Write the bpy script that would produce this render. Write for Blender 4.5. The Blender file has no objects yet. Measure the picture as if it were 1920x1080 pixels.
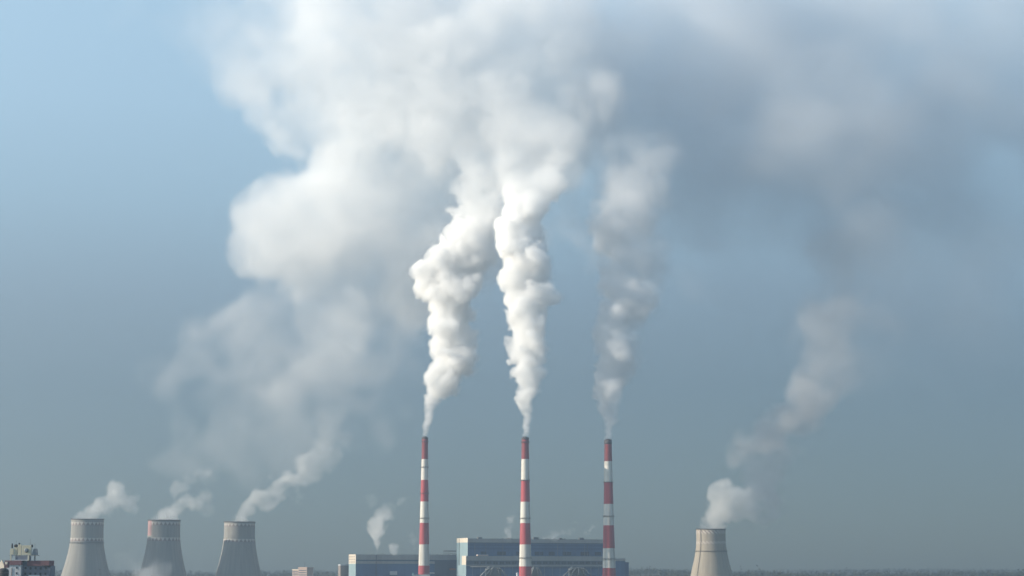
import bpy, bmesh, math, random
import numpy as np
from mathutils import Vector, Matrix

# ------------------------------------------------------------------ camera, sky, sun, exposure
sc = bpy.context.scene
COL = sc.collection
F_PX = 3400.0                      # focal length in pixels of the 1920 px wide photograph
CAM_Z = 45.0
PITCH = math.atan2(527.0, F_PX)
cam = bpy.data.cameras.new('camera')
cam.lens = 36.0 * F_PX / 1920.0
cam.clip_start = 1.0
cam.clip_end = 40000.0
cam_ob = bpy.data.objects.new('camera', cam)
COL.objects.link(cam_ob)
cam_ob.location = (0, 0, CAM_Z)
cam_ob.rotation_euler = (math.pi / 2 + PITCH, 0, 0)
sc.camera = cam_ob

TO_SUN = Vector((-0.93, -0.15, 0.36)).normalized()
SUN_EL = math.asin(TO_SUN.z)
SUN_AZ = math.atan2(TO_SUN.x, TO_SUN.y)
world = bpy.data.worlds.new("World")
sc.world = world
world.use_nodes = True
wn = world.node_tree
bg = wn.nodes['Background']
sky = wn.nodes.new('ShaderNodeTexSky')
sky.sky_type = 'NISHITA'
sky.sun_disc = False
sky.sun_elevation = SUN_EL
sky.sun_rotation = SUN_AZ
sky.altitude = 100
sky.air_density = 1.0
sky.dust_density = 0.4
sky.ozone_density = 1.0
# the smog that lies over the far plain beyond everything built here dulls the lowest degrees of the sky
tcw = wn.nodes.new('ShaderNodeTexCoord')
spw = wn.nodes.new('ShaderNodeSeparateXYZ')
wn.links.new(tcw.outputs['Generated'], spw.inputs[0])
rmp = wn.nodes.new('ShaderNodeValToRGB')
rmp.color_ramp.interpolation = 'LINEAR'
e = rmp.color_ramp.elements
stops = [(0.0, (0.27, 0.35, 0.43)), (0.10, (0.42, 0.50, 0.57)), (0.15, (0.74, 0.78, 0.82)), (0.20, (1.12, 1.18, 1.14)),
         (0.25, (1.45, 1.46, 1.34)), (0.32, (1.72, 1.68, 1.46))]
for q, (zq, cq) in enumerate(stops):
    el = e[0] if q == 0 else (e[len(e) - 1] if q == len(stops) - 1 else e.new(zq))
    el.position, el.color = zq, (*cq, 1)
wn.links.new(spw.outputs[2], rmp.inputs[0])
mul = wn.nodes.new('ShaderNodeMix')
mul.data_type = 'RGBA'
mul.blend_type = 'MULTIPLY'
mul.inputs[0].default_value = 1.0
wn.links.new(sky.outputs[0], mul.inputs[6])
wn.links.new(rmp.outputs[0], mul.inputs[7])
wn.links.new(mul.outputs[2], bg.inputs[0])
bg.inputs[1].default_value = 0.088

sun = bpy.data.lights.new('sun', 'SUN')
sun.energy = 5.0
sun.angle = math.radians(0.5)
sun.color = (1.0, 0.88, 0.72)
sun_ob = bpy.data.objects.new('sun', sun)
COL.objects.link(sun_ob)
sun_ob.rotation_euler = TO_SUN.to_track_quat('Z', 'Y').to_euler()

sc.view_settings.view_transform = 'Standard'
sc.view_settings.look = 'None'
sc.view_settings.exposure = 1.3
sc.view_settings.gamma = 1.0
cy = sc.cycles
cy.use_denoising = True
cy.max_bounces = 14
cy.diffuse_bounces = 3
cy.volume_bounces = 10
cy.transparent_max_bounces = 64
cy.sample_clamp_indirect = 6.0

HAZE_DENSITY = 0.00018
HAZE_COLOR = (0.318, 0.394, 0.472)
HAZE_G = 0.5

# ------------------------------------------------------------------ helpers
def at(px, py, Y):
    """The point at depth Y (metres north of the camera) that the photograph shows at pixel px, py."""
    u, v = (px - 960.0) / F_PX, (540.0 - py) / F_PX
    c, s = math.cos(PITCH), math.sin(PITCH)
    d = Vector((u, c - v * s, s + v * c))
    t = Y / d.y
    return Vector((0, 0, CAM_Z)) + d * t

def mpp(Y):
    return Y / F_PX

def tag(o, label=None, cat=None, group=None, kind=None):
    if label: o['label'] = label
    if cat: o['category'] = cat
    if group: o['group'] = group
    if kind: o['kind'] = kind
    return o

def empty(name, loc, rz=0.0):
    o = bpy.data.objects.new(name, None)
    o.empty_display_size = 5
    COL.objects.link(o)
    o.location = loc
    o.rotation_euler = (0, 0, rz)
    return o

def mesh_obj(name, bm, mats, parent=None, loc=None, smooth=False):
    me = bpy.data.meshes.new(name)
    bmesh.ops.recalc_face_normals(bm, faces=bm.faces)
    bm.to_mesh(me)
    bm.free()
    for m in (mats if isinstance(mats, (list, tuple)) else [mats]):
        me.materials.append(m)
    if smooth:
        me.polygons.foreach_set('use_smooth', [True] * len(me.polygons))
    o = bpy.data.objects.new(name, me)
    COL.objects.link(o)
    if parent is not None:
        o.parent = parent
    if loc is not None:
        o.location = loc
    return o

def add_box(bm, lo, hi, mi=0):
    x0, y0, z0 = lo
    x1, y1, z1 = hi
    v = [bm.verts.new(p) for p in ((x0, y0, z0), (x1, y0, z0), (x1, y1, z0), (x0, y1, z0),
                                   (x0, y0, z1), (x1, y0, z1), (x1, y1, z1), (x0, y1, z1))]
    for q in ((0, 3, 2, 1), (4, 5, 6, 7), (0, 1, 5, 4), (1, 2, 6, 5), (2, 3, 7, 6), (3, 0, 4, 7)):
        f = bm.faces.new([v[i] for i in q])
        f.material_index = mi
    return v

def add_tube(bm, a, b, r0, r1=None, n=10, mi=0, cap=True):
    r1 = r0 if r1 is None else r1
    a, b = Vector(a), Vector(b)
    q = (b - a).to_track_quat('Z', 'Y')
    ra, rb = [], []
    for k in range(n):
        t = 2 * math.pi * k / n
        e = Vector((math.cos(t), math.sin(t), 0))
        ra.append(bm.verts.new(a + q @ (e * r0)))
        rb.append(bm.verts.new(b + q @ (e * r1)))
    for k in range(n):
        f = bm.faces.new((ra[k], ra[(k + 1) % n], rb[(k + 1) % n], rb[k]))
        f.material_index = mi
        f.smooth = True
    if cap:
        bm.faces.new(ra[::-1]).material_index = mi
        bm.faces.new(rb).material_index = mi

def add_lathe(bm, prof, n=64, mi=None, close=False, smooth=True):
    """prof: list of (r, z); mi: a material index per segment."""
    rings = []
    for r, z in prof:
        rings.append([bm.verts.new((r * math.cos(2 * math.pi * k / n), r * math.sin(2 * math.pi * k / n), z)) for k in range(n)])
    m = len(prof)
    for i in range(m if close else m - 1):
        A, B = rings[i], rings[(i + 1) % m]
        for k in range(n):
            f = bm.faces.new((A[k], A[(k + 1) % n], B[(k + 1) % n], B[k]))
            f.smooth = smooth
            if mi is not None:
                f.material_index = mi[i % len(mi)]
    return rings

def ring_bm(bm, r0, r1, z0, z1, n=48, mi=0):
    add_lathe(bm, [(r0, z0), (r1, z0), (r1, z1), (r0, z1)], n, [mi] * 4, close=True, smooth=False)

def uv_ball(bm, c, r, seg=10, sz=(1, 1, 1)):
    bmesh.ops.create_uvsphere(bm, u_segments=seg, v_segments=max(6, seg // 2 + 2), radius=r,
                              matrix=Matrix.Translation(c) @ Matrix.Diagonal((*sz, 1)))

# ------------------------------------------------------------------ materials
def new_mat(name):
    m = bpy.data.materials.new(name)
    m.use_nodes = True
    return m, m.node_tree, m.node_tree.nodes['Principled BSDF']

def MN(nt):
    def m(op, a, b=None, c=None):
        x = nt.nodes.new('ShaderNodeMath')
        x.operation = op
        for i, v in enumerate((a, b, c)):
            if v is None: continue
            if isinstance(v, (int, float)): x.inputs[i].default_value = v
            else: nt.links.new(v, x.inputs[i])
        return x.outputs[0]
    return m

def mixc(nt, fac, a, b, mode='MIX'):
    x = nt.nodes.new('ShaderNodeMix')
    x.data_type = 'RGBA'
    x.blend_type = mode
    for s, v in ((x.inputs[0], fac), (x.inputs[6], a), (x.inputs[7], b)):
        if isinstance(v, (int, float)): s.default_value = v
        elif isinstance(v, tuple): s.default_value = (*v, 1) if len(v) == 3 else v
        else: nt.links.new(v, s)
    return x.outputs[2]

def noise_out(nt, scale, detail=4, rough=0.55, stretch=(1, 1, 1)):
    tc = nt.nodes.new('ShaderNodeTexCoord')
    mp = nt.nodes.new('ShaderNodeMapping')
    mp.inputs['Scale'].default_value = stretch
    nt.links.new(tc.outputs['Object'], mp.inputs['Vector'])
    n = nt.nodes.new('ShaderNodeTexNoise')
    n.inputs['Scale'].default_value = scale
    n.inputs['Detail'].default_value = detail
    n.inputs['Roughness'].default_value = rough
    nt.links.new(mp.outputs[0], n.inputs['Vector'])
    return n.outputs['Fac']

def ramp(nt, v, lo, hi):
    x = nt.nodes.new('ShaderNodeMapRange')
    x.inputs['From Min'].default_value = lo
    x.inputs['From Max'].default_value = hi
    nt.links.new(v, x.inputs['Value'])
    return x.outputs[0]

def worn(name, col, dirt, amount=0.5, scale=0.12, stretch=(1, 1, 0.15), rough=0.8, metal=0.0, panel=None):
    """A painted or bare surface with streaky weathering; panel=(width, strength) adds vertical cladding seams."""
    m, nt, p = new_mat(name)
    n = noise_out(nt, scale, 5, 0.6, stretch)
    f = MN(nt)('MULTIPLY', ramp(nt, n, 0.42, 0.72), amount)
    c = mixc(nt, f, col, dirt)
    n2 = noise_out(nt, scale * 9, 3, 0.6)
    c = mixc(nt, MN(nt)('MULTIPLY', ramp(nt, n2, 0.4, 0.8), 0.25), c, tuple(0.75 * x for x in col))
    if panel:
        tc = nt.nodes.new('ShaderNodeTexCoord')
        sp = nt.nodes.new('ShaderNodeSeparateXYZ')
        nt.links.new(tc.outputs['Object'], sp.inputs[0])
        M = MN(nt)
        s = M('ADD', sp.outputs[0], sp.outputs[1])
        fr = M('FRACT', M('DIVIDE', s, panel[0]))
        c = mixc(nt, M('MULTIPLY', M('LESS_THAN', fr, 0.06), panel[1]), c, tuple(0.4 * x for x in col))
        cell = nt.nodes.new('ShaderNodeTexWhiteNoise')
        cell.noise_dimensions = '1D'
        nt.links.new(M('FLOOR', M('DIVIDE', s, panel[0])), cell.inputs['W'])
        c = mixc(nt, M('MULTIPLY', cell.outputs['Value'], 0.22), c, tuple(0.6 * x for x in col))
    nt.links.new(c, p.inputs['Base Color'])
    p.inputs['Roughness'].default_value = rough
    p.inputs['Metallic'].default_value = metal
    return m

M_RED = worn('red_paint', (0.42, 0.055, 0.065), (0.17, 0.06, 0.06), 0.8, 0.12, stretch=(1, 1, 0.06), rough=0.7)
M_REDTOP = worn('sooty_red_paint', (0.30, 0.05, 0.055), (0.07, 0.04, 0.04), 0.85, 0.16, stretch=(1, 1, 0.05), rough=0.8)
M_WHITE = worn('white_paint', (0.72, 0.69, 0.62), (0.34, 0.29, 0.24), 0.75, 0.12, stretch=(1, 1, 0.06), rough=0.75)
M_SOOT = worn('sooty_concrete', (0.09, 0.075, 0.075), (0.04, 0.035, 0.035), 0.6, 0.2)
M_STEEL = worn('dark_steel', (0.07, 0.07, 0.07), (0.12, 0.06, 0.04), 0.4, 0.5, rough=0.6)
M_GREY = worn('grey_steel', (0.15, 0.165, 0.17), (0.16, 0.14, 0.12), 0.5, 0.3, rough=0.6)
M_SILVER = worn('insulated_duct', (0.30, 0.31, 0.30), (0.24, 0.22, 0.2), 0.6, 0.3, rough=0.5)
M_BLUE = worn('blue_cladding', (0.075, 0.15, 0.28), (0.035, 0.07, 0.14), 0.5, 0.06, panel=(6.0, 0.5))
M_BLUE2 = worn('deep_blue_cladding', (0.05, 0.10, 0.20), (0.025, 0.05, 0.1), 0.5, 0.06, panel=(6.0, 0.5))
M_TEAL = worn('pale_blue_cladding', (0.27, 0.38, 0.41), (0.2, 0.28, 0.31), 0.4, 0.1, panel=(3.0, 0.3))
M_PALE = worn('pale_grey_panel', (0.36, 0.36, 0.35), (0.24, 0.23, 0.22), 0.5, 0.08, panel=(6.0, 0.4))
M_CREAM = worn('cream_panel', (0.74, 0.66, 0.54), (0.5, 0.42, 0.32), 0.4, 0.12, panel=(3.0, 0.25))
M_DARKWALL = worn('dark_glazed_wall', (0.075, 0.10, 0.14), (0.05, 0.06, 0.08), 0.4, 0.1, rough=0.4, panel=(3.0, 0.5))
M_GLASS = worn('window_glass', (0.025, 0.035, 0.05), (0.05, 0.06, 0.08), 0.5, 0.4, rough=0.2)
M_ROOF = worn('roof_felt', (0.12, 0.12, 0.12), (0.07, 0.07, 0.07), 0.5, 0.1)
M_BRICK = worn('grey_brick', (0.27, 0.23, 0.21), (0.18, 0.15, 0.13), 0.5, 0.5, panel=(3.0, 0.3))
M_PINK = worn('pink_render', (0.58, 0.44, 0.37), (0.4, 0.3, 0.26), 0.4, 0.3)
M_MAROON = worn('maroon_parapet', (0.16, 0.075, 0.085), (0.09, 0.05, 0.06), 0.5, 0.4)
M_WALLW = worn('white_render', (0.50, 0.52, 0.54), (0.33, 0.34, 0.36), 0.5, 0.25)
M_WALLB = worn('grey_blue_render', (0.14, 0.16, 0.20), (0.08, 0.09, 0.12), 0.6, 0.3)
M_ANT = worn('cream_radome', (0.50, 0.47, 0.36), (0.36, 0.33, 0.22), 0.5, 1.2, stretch=(1, 1, 1))
M_ANTG = worn('grey_radome', (0.16, 0.19, 0.22), (0.1, 0.12, 0.14), 0.5, 1.2, stretch=(1, 1, 1))
M_BLACK = worn('black_rubber', (0.02, 0.02, 0.022), (0.04, 0.035, 0.03), 0.5, 1.0)
M_ORANGE = worn('orange_paint', (0.40, 0.17, 0.08), (0.2, 0.09, 0.05), 0.5, 0.4)
M_TURQ = worn('turquoise_roofing', (0.22, 0.40, 0.46), (0.14, 0.25, 0.3), 0.5, 0.3)
M_BARK = worn('bark', (0.06, 0.045, 0.035), (0.03, 0.025, 0.02), 0.5, 1.0)

def foliage_mat(name, a, b):
    m, nt, p = new_mat(name)
    c = mixc(nt, noise_out(nt, 0.05, 4, 0.7), a, b)
    nt.links.new(c, p.inputs['Base Color'])
    p.inputs['Roughness'].default_value = 0.9
    return m
M_FOREST = foliage_mat('forest_leaves', (0.03, 0.05, 0.025), (0.075, 0.075, 0.04))

def ground_mat():
    m, nt, p = new_mat('dry_ground')
    c = mixc(nt, ramp(nt, noise_out(nt, 0.004, 6, 0.6), 0.35, 0.65), (0.045, 0.05, 0.03), (0.08, 0.07, 0.045))
    c = mixc(nt, ramp(nt, noise_out(nt, 0.05, 5, 0.6), 0.45, 0.7), c, (0.045, 0.05, 0.03))
    nt.links.new(c, p.inputs['Base Color'])
    p.inputs['Roughness'].default_value = 0.95
    return m

def tower_mat(name, bands, slant, seed, patch=None, tone=(0.36, 0.345, 0.305)):
    """Weathered concrete; bands = [(z centre, height)] of white and rust coloured checks; patch = (angle0, angle1, z0, z1)."""
    m, nt, p = new_mat(name)
    M = MN(nt)
    tc = nt.nodes.new('ShaderNodeTexCoord')
    sp = nt.nodes.new('ShaderNodeSeparateXYZ')
    nt.links.new(tc.outputs['Object'], sp.inputs[0])
    ang = M('ARCTAN2', sp.outputs[1], sp.outputs[0])
    z = sp.outputs[2]
    # streaks run down the shell: noise over (angle, slow z)
    cb = nt.nodes.new('ShaderNodeCombineXYZ')
    nt.links.new(M('MULTIPLY', ang, 6.0), cb.inputs[0])
    nt.links.new(M('MULTIPLY', z, 0.012), cb.inputs[1])
    cb.inputs[2].default_value = seed
    n = nt.nodes.new('ShaderNodeTexNoise')
    n.inputs['Scale'].default_value = 1.3
    n.inputs['Detail'].default_value = 6
    n.inputs['Roughness'].default_value = 0.6
    nt.links.new(cb.outputs[0], n.inputs['Vector'])
    c = mixc(nt, ramp(nt, n.outputs['Fac'], 0.3, 0.8), tone, tuple(.66 * q for q in tone))
    n2 = noise_out(nt, 0.15, 5, 0.65)
    c = mixc(nt, M('MULTIPLY', ramp(nt, n2, 0.4, 0.75), 0.35), c, (0.27, 0.25, 0.22))
    # thin lift joints of the poured shell
    fr = M('FRACT', M('DIVIDE', z, 6.0))
    c = mixc(nt, M('MULTIPLY', M('LESS_THAN', fr, 0.05), 0.25), c, (0.2, 0.19, 0.17))
    u = M('DIVIDE', M('MULTIPLY', ang, 24.0), 2 * math.pi)
    for zc, h in bands:
        v = M('DIVIDE', M('SUBTRACT', z, zc - h / 2), h)
        inb = M('MULTIPLY', M('GREATER_THAN', v, 0.0), M('LESS_THAN', v, 1.0))
        if slant:
            chk = M('LESS_THAN', M('FRACT', M('ADD', u, M('MULTIPLY', v, 0.9))), 0.5)
        else:
            tri = M('MULTIPLY', M('ABSOLUTE', M('SUBTRACT', M('FRACT', u), 0.5)), 2.0)
            chk = M('GREATER_THAN', v, tri)
        pat = mixc(nt, chk, (0.21, 0.15, 0.14), (0.66, 0.62, 0.56) if slant else (0.50, 0.475, 0.44))
        c = mixc(nt, M('MULTIPLY', inb, 0.75), c, pat)
    if patch:
        a0, a1, z0, z1 = patch
        w = M('MULTIPLY', M('MULTIPLY', M('GREATER_THAN', ang, a0), M('LESS_THAN', ang, a1)),
              M('MULTIPLY', M('GREATER_THAN', z, z0), M('LESS_THAN', z, z1)))
        c = mixc(nt, M('MULTIPLY', w, 0.8), c, (0.36, 0.20, 0.20))
    nt.links.new(c, p.inputs['Base Color'])
    p.inputs['Roughness'].default_value = 0.9
    return m

# ------------------------------------------------------------------ ground and hills
def ground_h(x, y):
    def ss(a, b, t):
        t = min(1.0, max(0.0, (t - a) / (b - a)))
        return t * t * (3 - 2 * t)
    h = 27.0 * ss(3600, 5200, y + 0.10 * x)
    h += 4.0 * math.sin(x * 0.0031 + 1.3) * ss(3600, 5200, y) + 2.5 * math.sin(x * 0.0083 + y * 0.002) * ss(3600, 5000, y)
    h += (5.0 + 6.0 * math.sin(x * 0.0016 + 0.6) + 4.0 * math.sin(x * 0.0047)) * ss(6300, 8300, y) * (0.45 + 0.55 * ss(200, 1200, abs(x - 150)))
    return h

bm = bmesh.new()
xs = [-3600 + 90 * i for i in range(81)]
ys = [-200 + 100 * i for i in range(96)]
grid = [[bm.verts.new((x, y, ground_h(x, y))) for x in xs] for y in ys]
for j in range(len(ys) - 1):
    for i in range(len(xs) - 1):
        bm.faces.new((grid[j][i], grid[j][i + 1], grid[j + 1][i + 1], grid[j + 1][i])).smooth = True
tag(mesh_obj('ground', bm, ground_mat()), kind='structure')

rnd = random.Random(5)
def add_tree(bm, x, y, h, w, dens):
    z0 = ground_h(x, y) - 1.0
    add_tube(bm, (x, y, z0), (x + rnd.uniform(-.6, .6), y, z0 + h * 0.5), 0.35, 0.12, 4, 1, cap=False)
    conif = rnd.random() < 0.4
    for _ in range(dens):
        t = rnd.random()
        zz = z0 + h * (0.18 + 0.82 * t)
        rr = w * ((1 - t) * 0.95 + 0.06 if conif else math.sqrt(max(0.02, 1 - (2 * t - 0.9) ** 2)))
        a = rnd.uniform(0, 6.283)
        q = rr * math.sqrt(rnd.random())
        c = Vector((x + q * math.cos(a), y + q * math.sin(a), zz))
        s = rnd.uniform(1.2, 2.6)
        vs = [bm.verts.new(c + Vector((rnd.gauss(0, s), rnd.gauss(0, s), rnd.gauss(0, s * 0.8)))) for _ in range(3)]
        bm.faces.new(vs)
bm = bmesh.new()
for k in range(5200):               # the ridge behind the plant
    x = rnd.uniform(-1700, 1750)
    y = rnd.uniform(4300, 5600) if k % 3 else 4500 + rnd.gauss(0, 60)
    if rnd.random() < 0.25 and -100 < x < 350: continue
    add_tree(bm, x, y, rnd.uniform(7, 14) * (0.6 + 0.55 * math.sin(x * .011) ** 2 + 0.5 * (math.sin(x * .047 + 2) > .72) + 0.7 * (rnd.random() < .02)), rnd.uniform(3.5, 7), 20)
tag(mesh_obj('forest', bm, [M_FOREST, M_BARK]), 'dark far wood in haze along the low ridge behind the power plant', 'forest', kind='stuff')
bm = bmesh.new()
for k in range(1800):                # the far hills
    x = rnd.uniform(-2600, 2600)
    y = rnd.uniform(7200, 8600)
    add_tree(bm, x, y, rnd.uniform(8, 15), rnd.uniform(4, 7), 14)
tag(mesh_obj('forest', bm, [M_FOREST, M_BARK]), 'fainter blue wood on the far hills, almost lost in haze', 'forest', kind='stuff')

# ------------------------------------------------------------------ striped chimneys
def chimney(px, Y, stops, rtop, rbot, cap_px, plat, label, flues):
    """stops: picture heights where the paint changes, from the mouth down; plat: picture heights of the walkway rings."""
    base = at(px, 1067, Y)
    root = empty('chimney', (base.x, Y, 0))
    tag(root, label, 'chimney', 'striped power plant chimneys')
    zz = lambda py: at(px, py, Y).z
    ztop = zz(stops[0])
    zb = zz(1070)
    def rad(z):
        t = (ztop - z) / (ztop - zb)
        return rtop + (rbot - rtop) * (0.75 * t + 0.25 * t * t)
    zs = [zz(s) for s in stops]
    n_band = 0
    h = zs[-2] - zs[-1]
    while zs[-1] > h:
        zs.append(zs[-1] - h)
    zs.append(0.0)
    prof, mi = [], []
    for i in range(len(zs) - 1):
        steps = 4
        for k in range(steps):
            z = zs[i] + (zs[i + 1] - zs[i]) * k / steps
            prof.append((rad(z), z))
            mi.append(3 if i == 0 else i % 2)
    prof.append((rad(0), 0))
    bm = bmesh.new()
    # inner wall first, so that the mouth is open
    add_lathe(bm, [(rtop * 0.80, ztop - 12), (rtop * 0.80, ztop - 0.02), (rtop, ztop)], 40, [2, 2, 2])
    add_lathe(bm, prof, 40, mi)
    bmesh.ops.remove_doubles(bm, verts=bm.verts, dist=0.01)
    mesh_obj('shaft', bm, [M_RED, M_WHITE, M_SOOT, M_REDTOP], root)
    zc = zz(cap_px)
    bm = bmesh.new()
    add_lathe(bm, [(rad(zc) + .02, zc), (rad(zc) + .35, zc + .3), (rtop + .35, ztop + .25), (rtop * .82, ztop + .25), (rtop * .82, ztop - 2)], 40)
    mesh_obj('soot_cap', bm, M_SOOT, root)
    for k in range(flues):
        a = 2 * math.pi * (k + .3) / flues
        bm = bmesh.new()
        q = rtop * 0.42
        add_tube(bm, (q * math.cos(a), q * math.sin(a), ztop - 10), (q * math.cos(a), q * math.sin(a), ztop + 1.6), rtop * .3, n=14)
        mesh_obj('flue', bm, M_STEEL, root)
    for py in plat:
        z = zz(py)
        r = rad(z)
        bm = bmesh.new()
        ring_bm(bm, r + .01, r + 1.25, z - .35, z, 36)
        for rr, z1 in ((r + 1.2, z + .55), (r + 1.2, z + 1.1)):
            ring_bm(bm, rr - .07, rr + .07, z1 - .07, z1 + .07, 36)
        for k in range(18):
            a = 2 * math.pi * k / 18
            c, s = math.cos(a), math.sin(a)
            add_tube(bm, ((r + 1.2) * c, (r + 1.2) * s, z), ((r + 1.2) * c, (r + 1.2) * s, z + 1.1), .06, n=4)
            add_tube(bm, ((r) * c, (r) * s, z - 1.6), ((r + 1.1) * c, (r + 1.1) * s, z - .3), .1, n=4)
        mesh_obj('platform', bm, M_STEEL, root)
    bm = bmesh.new()
    a = -0.72
    c, s = math.cos(a), math.sin(a)
    zprev = ztop
    for k in range(1, 26):
        z = ztop * (1 - k / 25)
        for off in (-.3, .3):
            p0 = Vector(((rad(zprev) + .35) * c - off * s, (rad(zprev) + .35) * s + off * c, zprev))
            p1 = Vector(((rad(z) + .35) * c - off * s, (rad(z) + .35) * s + off * c, z))
            add_tube(bm, p0, p1, .07, n=4)
        zprev = z
    z = 2.0
    while z < ztop:
        r = rad(z) + .35
        add_tube(bm, (r * c + .3 * s, r * s - .3 * c, z), (r * c - .3 * s, r * s + .3 * c, z), .05, n=4)
        z += 1.5
    mesh_obj('ladder', bm, M_STEEL, root)
    return root

Y1, Y2, Y3 = 2850.0, 2690.0, 2711.0
chimney(795, Y1, [820.3, 861, 900, 940.5, 980.5, 1020.8, 1060.5, 1100], 4.7, 8.7, 823.5, [828, 876, 925, 971.7],
        'red and white striped chimney, narrowest of the three, in front of the low blue hall', 3)
chimney(985, Y2, [821, 861, 900.5, 941, 981, 1021, 1062, 1103], 5.2, 9.1, 824.5, [829, 900.5, 972, 1046],
        'red and white striped chimney with the whitest smoke, before the tall hall middle', 3)
chimney(1142, Y3, [825, 865, 904, 945, 985, 1028, 1065, 1108], 5.35, 9.7, 833, [904, 968, 1048],
        'red and white striped chimney with grey shaded smoke, before the tall hall right end', 3)

# ------------------------------------------------------------------ cooling towers
def cooling_tower(px, Y, prof_px, bands_px, label, ring_px=None, slant=False, seed=0.0, patch=None, ladder=None):
    """prof_px: (picture height, half width in pixels) from the rim down."""
    base = at(px, 1067, Y)
    root = empty('cooling_tower', (base.x, Y, 0))
    tag(root, label, 'cooling tower', 'concrete cooling towers')
    zz = lambda py: at(px, py, Y).z
    k = mpp(Y)
    pts = [(w * k, zz(py)) for py, w in prof_px]
    (ra, za), (rb, zb) = pts[-2], pts[-1]
    slope = (rb - ra) / (za - zb)
    pts.append((rb + slope * (zb - 7.0) * 1.02, 7.0))
    zs = np.array([p[1] for p in pts][::-1])
    rs = np.array([p[0] for p in pts][::-1])
    # smooth curve through the measured half widths
    fine = np.linspace(zs[0], zs[-1], 60)
    rr = np.interp(fine, zs, rs)
    for _ in range(6):
        rr[1:-1] = (rr[:-2] + 2 * rr[1:-1] + rr[2:]) / 4
    rad = lambda z: float(np.interp(z, fine, rr))
    ztop = zs[-1]
    bm = bmesh.new()
    outer = [(float(r), float(z)) for r, z in zip(rr[::-1], fine[::-1])]
    inner = [(float(r) - .8, float(z)) for r, z in zip(rr[::-1], fine[::-1])]
    add_lathe(bm, outer, 96)
    add_lathe(bm, inner, 96)
    bands = [(zz(y0 + .0), h * k) for y0, h in bands_px]
    pt = (patch[0], patch[1], zz(patch[3]), zz(patch[2])) if patch else None
    mesh_obj('shell', bm, tower_mat('tower_concrete', bands, slant, seed, pt, (0.39, 0.345, 0.275) if slant else (0.30, 0.293, 0.27)), root)
    bm = bmesh.new()
    ring_bm(bm, rad(ztop) - 1.2, rad(ztop) + .7, ztop - .5, ztop + .45, 96)
    ring_bm(bm, rad(ztop) + .55, rad(ztop) + .68, ztop + 1.35, ztop + 1.5, 96)
    for j in range(60):
        a = 2 * math.pi * j / 60
        r = rad(ztop) + .62
        add_tube(bm, (r * math.cos(a), r * math.sin(a), ztop + .4), (r * math.cos(a), r * math.sin(a), ztop + 1.4), .05, n=4)
    mesh_obj('rim', bm, M_SOOT, root)
    if ring_px:
        z = zz(ring_px)
        bm = bmesh.new()
        ring_bm(bm, rad(z) + .01, rad(z) + 1.3, z - .5, z, 96)
        ring_bm(bm, rad(z) + 1.15, rad(z) + 1.28, z + 1.0, z + 1.12, 96)
        for j in range(60):
            a = 2 * math.pi * j / 60
            r = rad(z) + 1.2
            add_tube(bm, (r * math.cos(a), r * math.sin(a), z), (r * math.cos(a), r * math.sin(a), z + 1.05), .05, n=4)
        mesh_obj('walkway', bm, M_STEEL, root)
    if ladder is not None:
        bm = bmesh.new()
        c, s = math.cos(ladder), math.sin(ladder)
        Z = list(np.linspace(ztop, 8, 40))
        for z0, z1 in zip(Z[:-1], Z[1:]):
            for off in (-.45, .45):
                r0, r1 = rad(z0) + .7, rad(z1) + .7
                add_tube(bm, (r0 * c - off * s, r0 * s + off * c, z0), (r1 * c - off * s, r1 * s + off * c, z1), .16, n=5)
        z = 9.0
        while z < ztop:
            r = rad(z) + .7
            add_tube(bm, (r * c + .45 * s, r * s - .45 * c, z), (r * c - .45 * s, r * s + .45 * c, z), .1, n=4)
            add_tube(bm, ((r + .55) * c + .5 * s, (r + .55) * s - .5 * c, z), ((r + .55) * c - .5 * s, (r + .55) * s + .5 * c, z), .12, n=4)
            z += 1.2
        mesh_obj('ladder', bm, M_STEEL, root)
    bm = bmesh.new()
    rb = rad(7.0)
    for j in range(48):
        a0 = 2 * math.pi * j / 48
        for da in (-.065, .065):
            add_tube(bm, (rb * math.cos(a0), rb * math.sin(a0), 7.2), ((rb + 1.5) * math.cos(a0 + da), (rb + 1.5) * math.sin(a0 + da), 0.4), .45, n=6)
    ring_bm(bm, rb - 1, rb + 4, -.4, .8, 96)
    mesh_obj('support_legs', bm, M_GREY, root)
    return root

cooling_tower(161, 2760, [(974, 29.8), (995, 29.6), (1010, 30.0), (1018, 30.6), (1035, 33.2), (1055, 37.8), (1080, 44.6)],
              [(982.5, 6), (1012, 6)], 'pale concrete cooling tower farthest left, with a dark ring below its lower check band', 1017.7, seed=1.0)
cooling_tower(305.5, 2800, [(975.8, 29.7), (997, 29.5), (1010, 30.1), (1018, 30.8), (1035, 33.4), (1055, 37.6), (1080, 44.0)],
              [(982.5, 6), (1011.5, 6.5)], 'concrete cooling tower with a reddish patch near its rim, its foot behind low steam', None, seed=4.0,
              patch=(-2.95, -2.25, 977, 1004.5))
cooling_tower(447.5, 2850, [(979, 28.6), (999, 28.4), (1012, 29.2), (1020, 30.0), (1037, 32.6), (1057, 36.8), (1080, 42.6)],
              [(985, 5.5), (1014, 6)], 'concrete cooling tower between the reddish patched one and the blue hall, two check bands', None, seed=7.0)
cooling_tower(1334, 2900, [(992.6, 27.2), (1010, 27.0), (1022, 27.6), (1033, 28.8), (1050, 32.0), (1065, 35.6), (1080, 39.0)],
              [(998, 5.5), (1017.5, 5)], 'lone concrete cooling tower right of the chimneys, with a dark ladder and slanted checks', 1033.5, slant=True, seed=11.0,
              ladder=math.radians(-138))

# ------------------------------------------------------------------ the power plant halls
YAW = math.radians(24)
def hall(name, px, Y, label, cat):
    b = at(px, 1067, Y)
    root = empty(name, (b.x, Y, 0), YAW)
    tag(root, label, cat)
    return root, (lambda py: at(px, py, Y).z)

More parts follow.
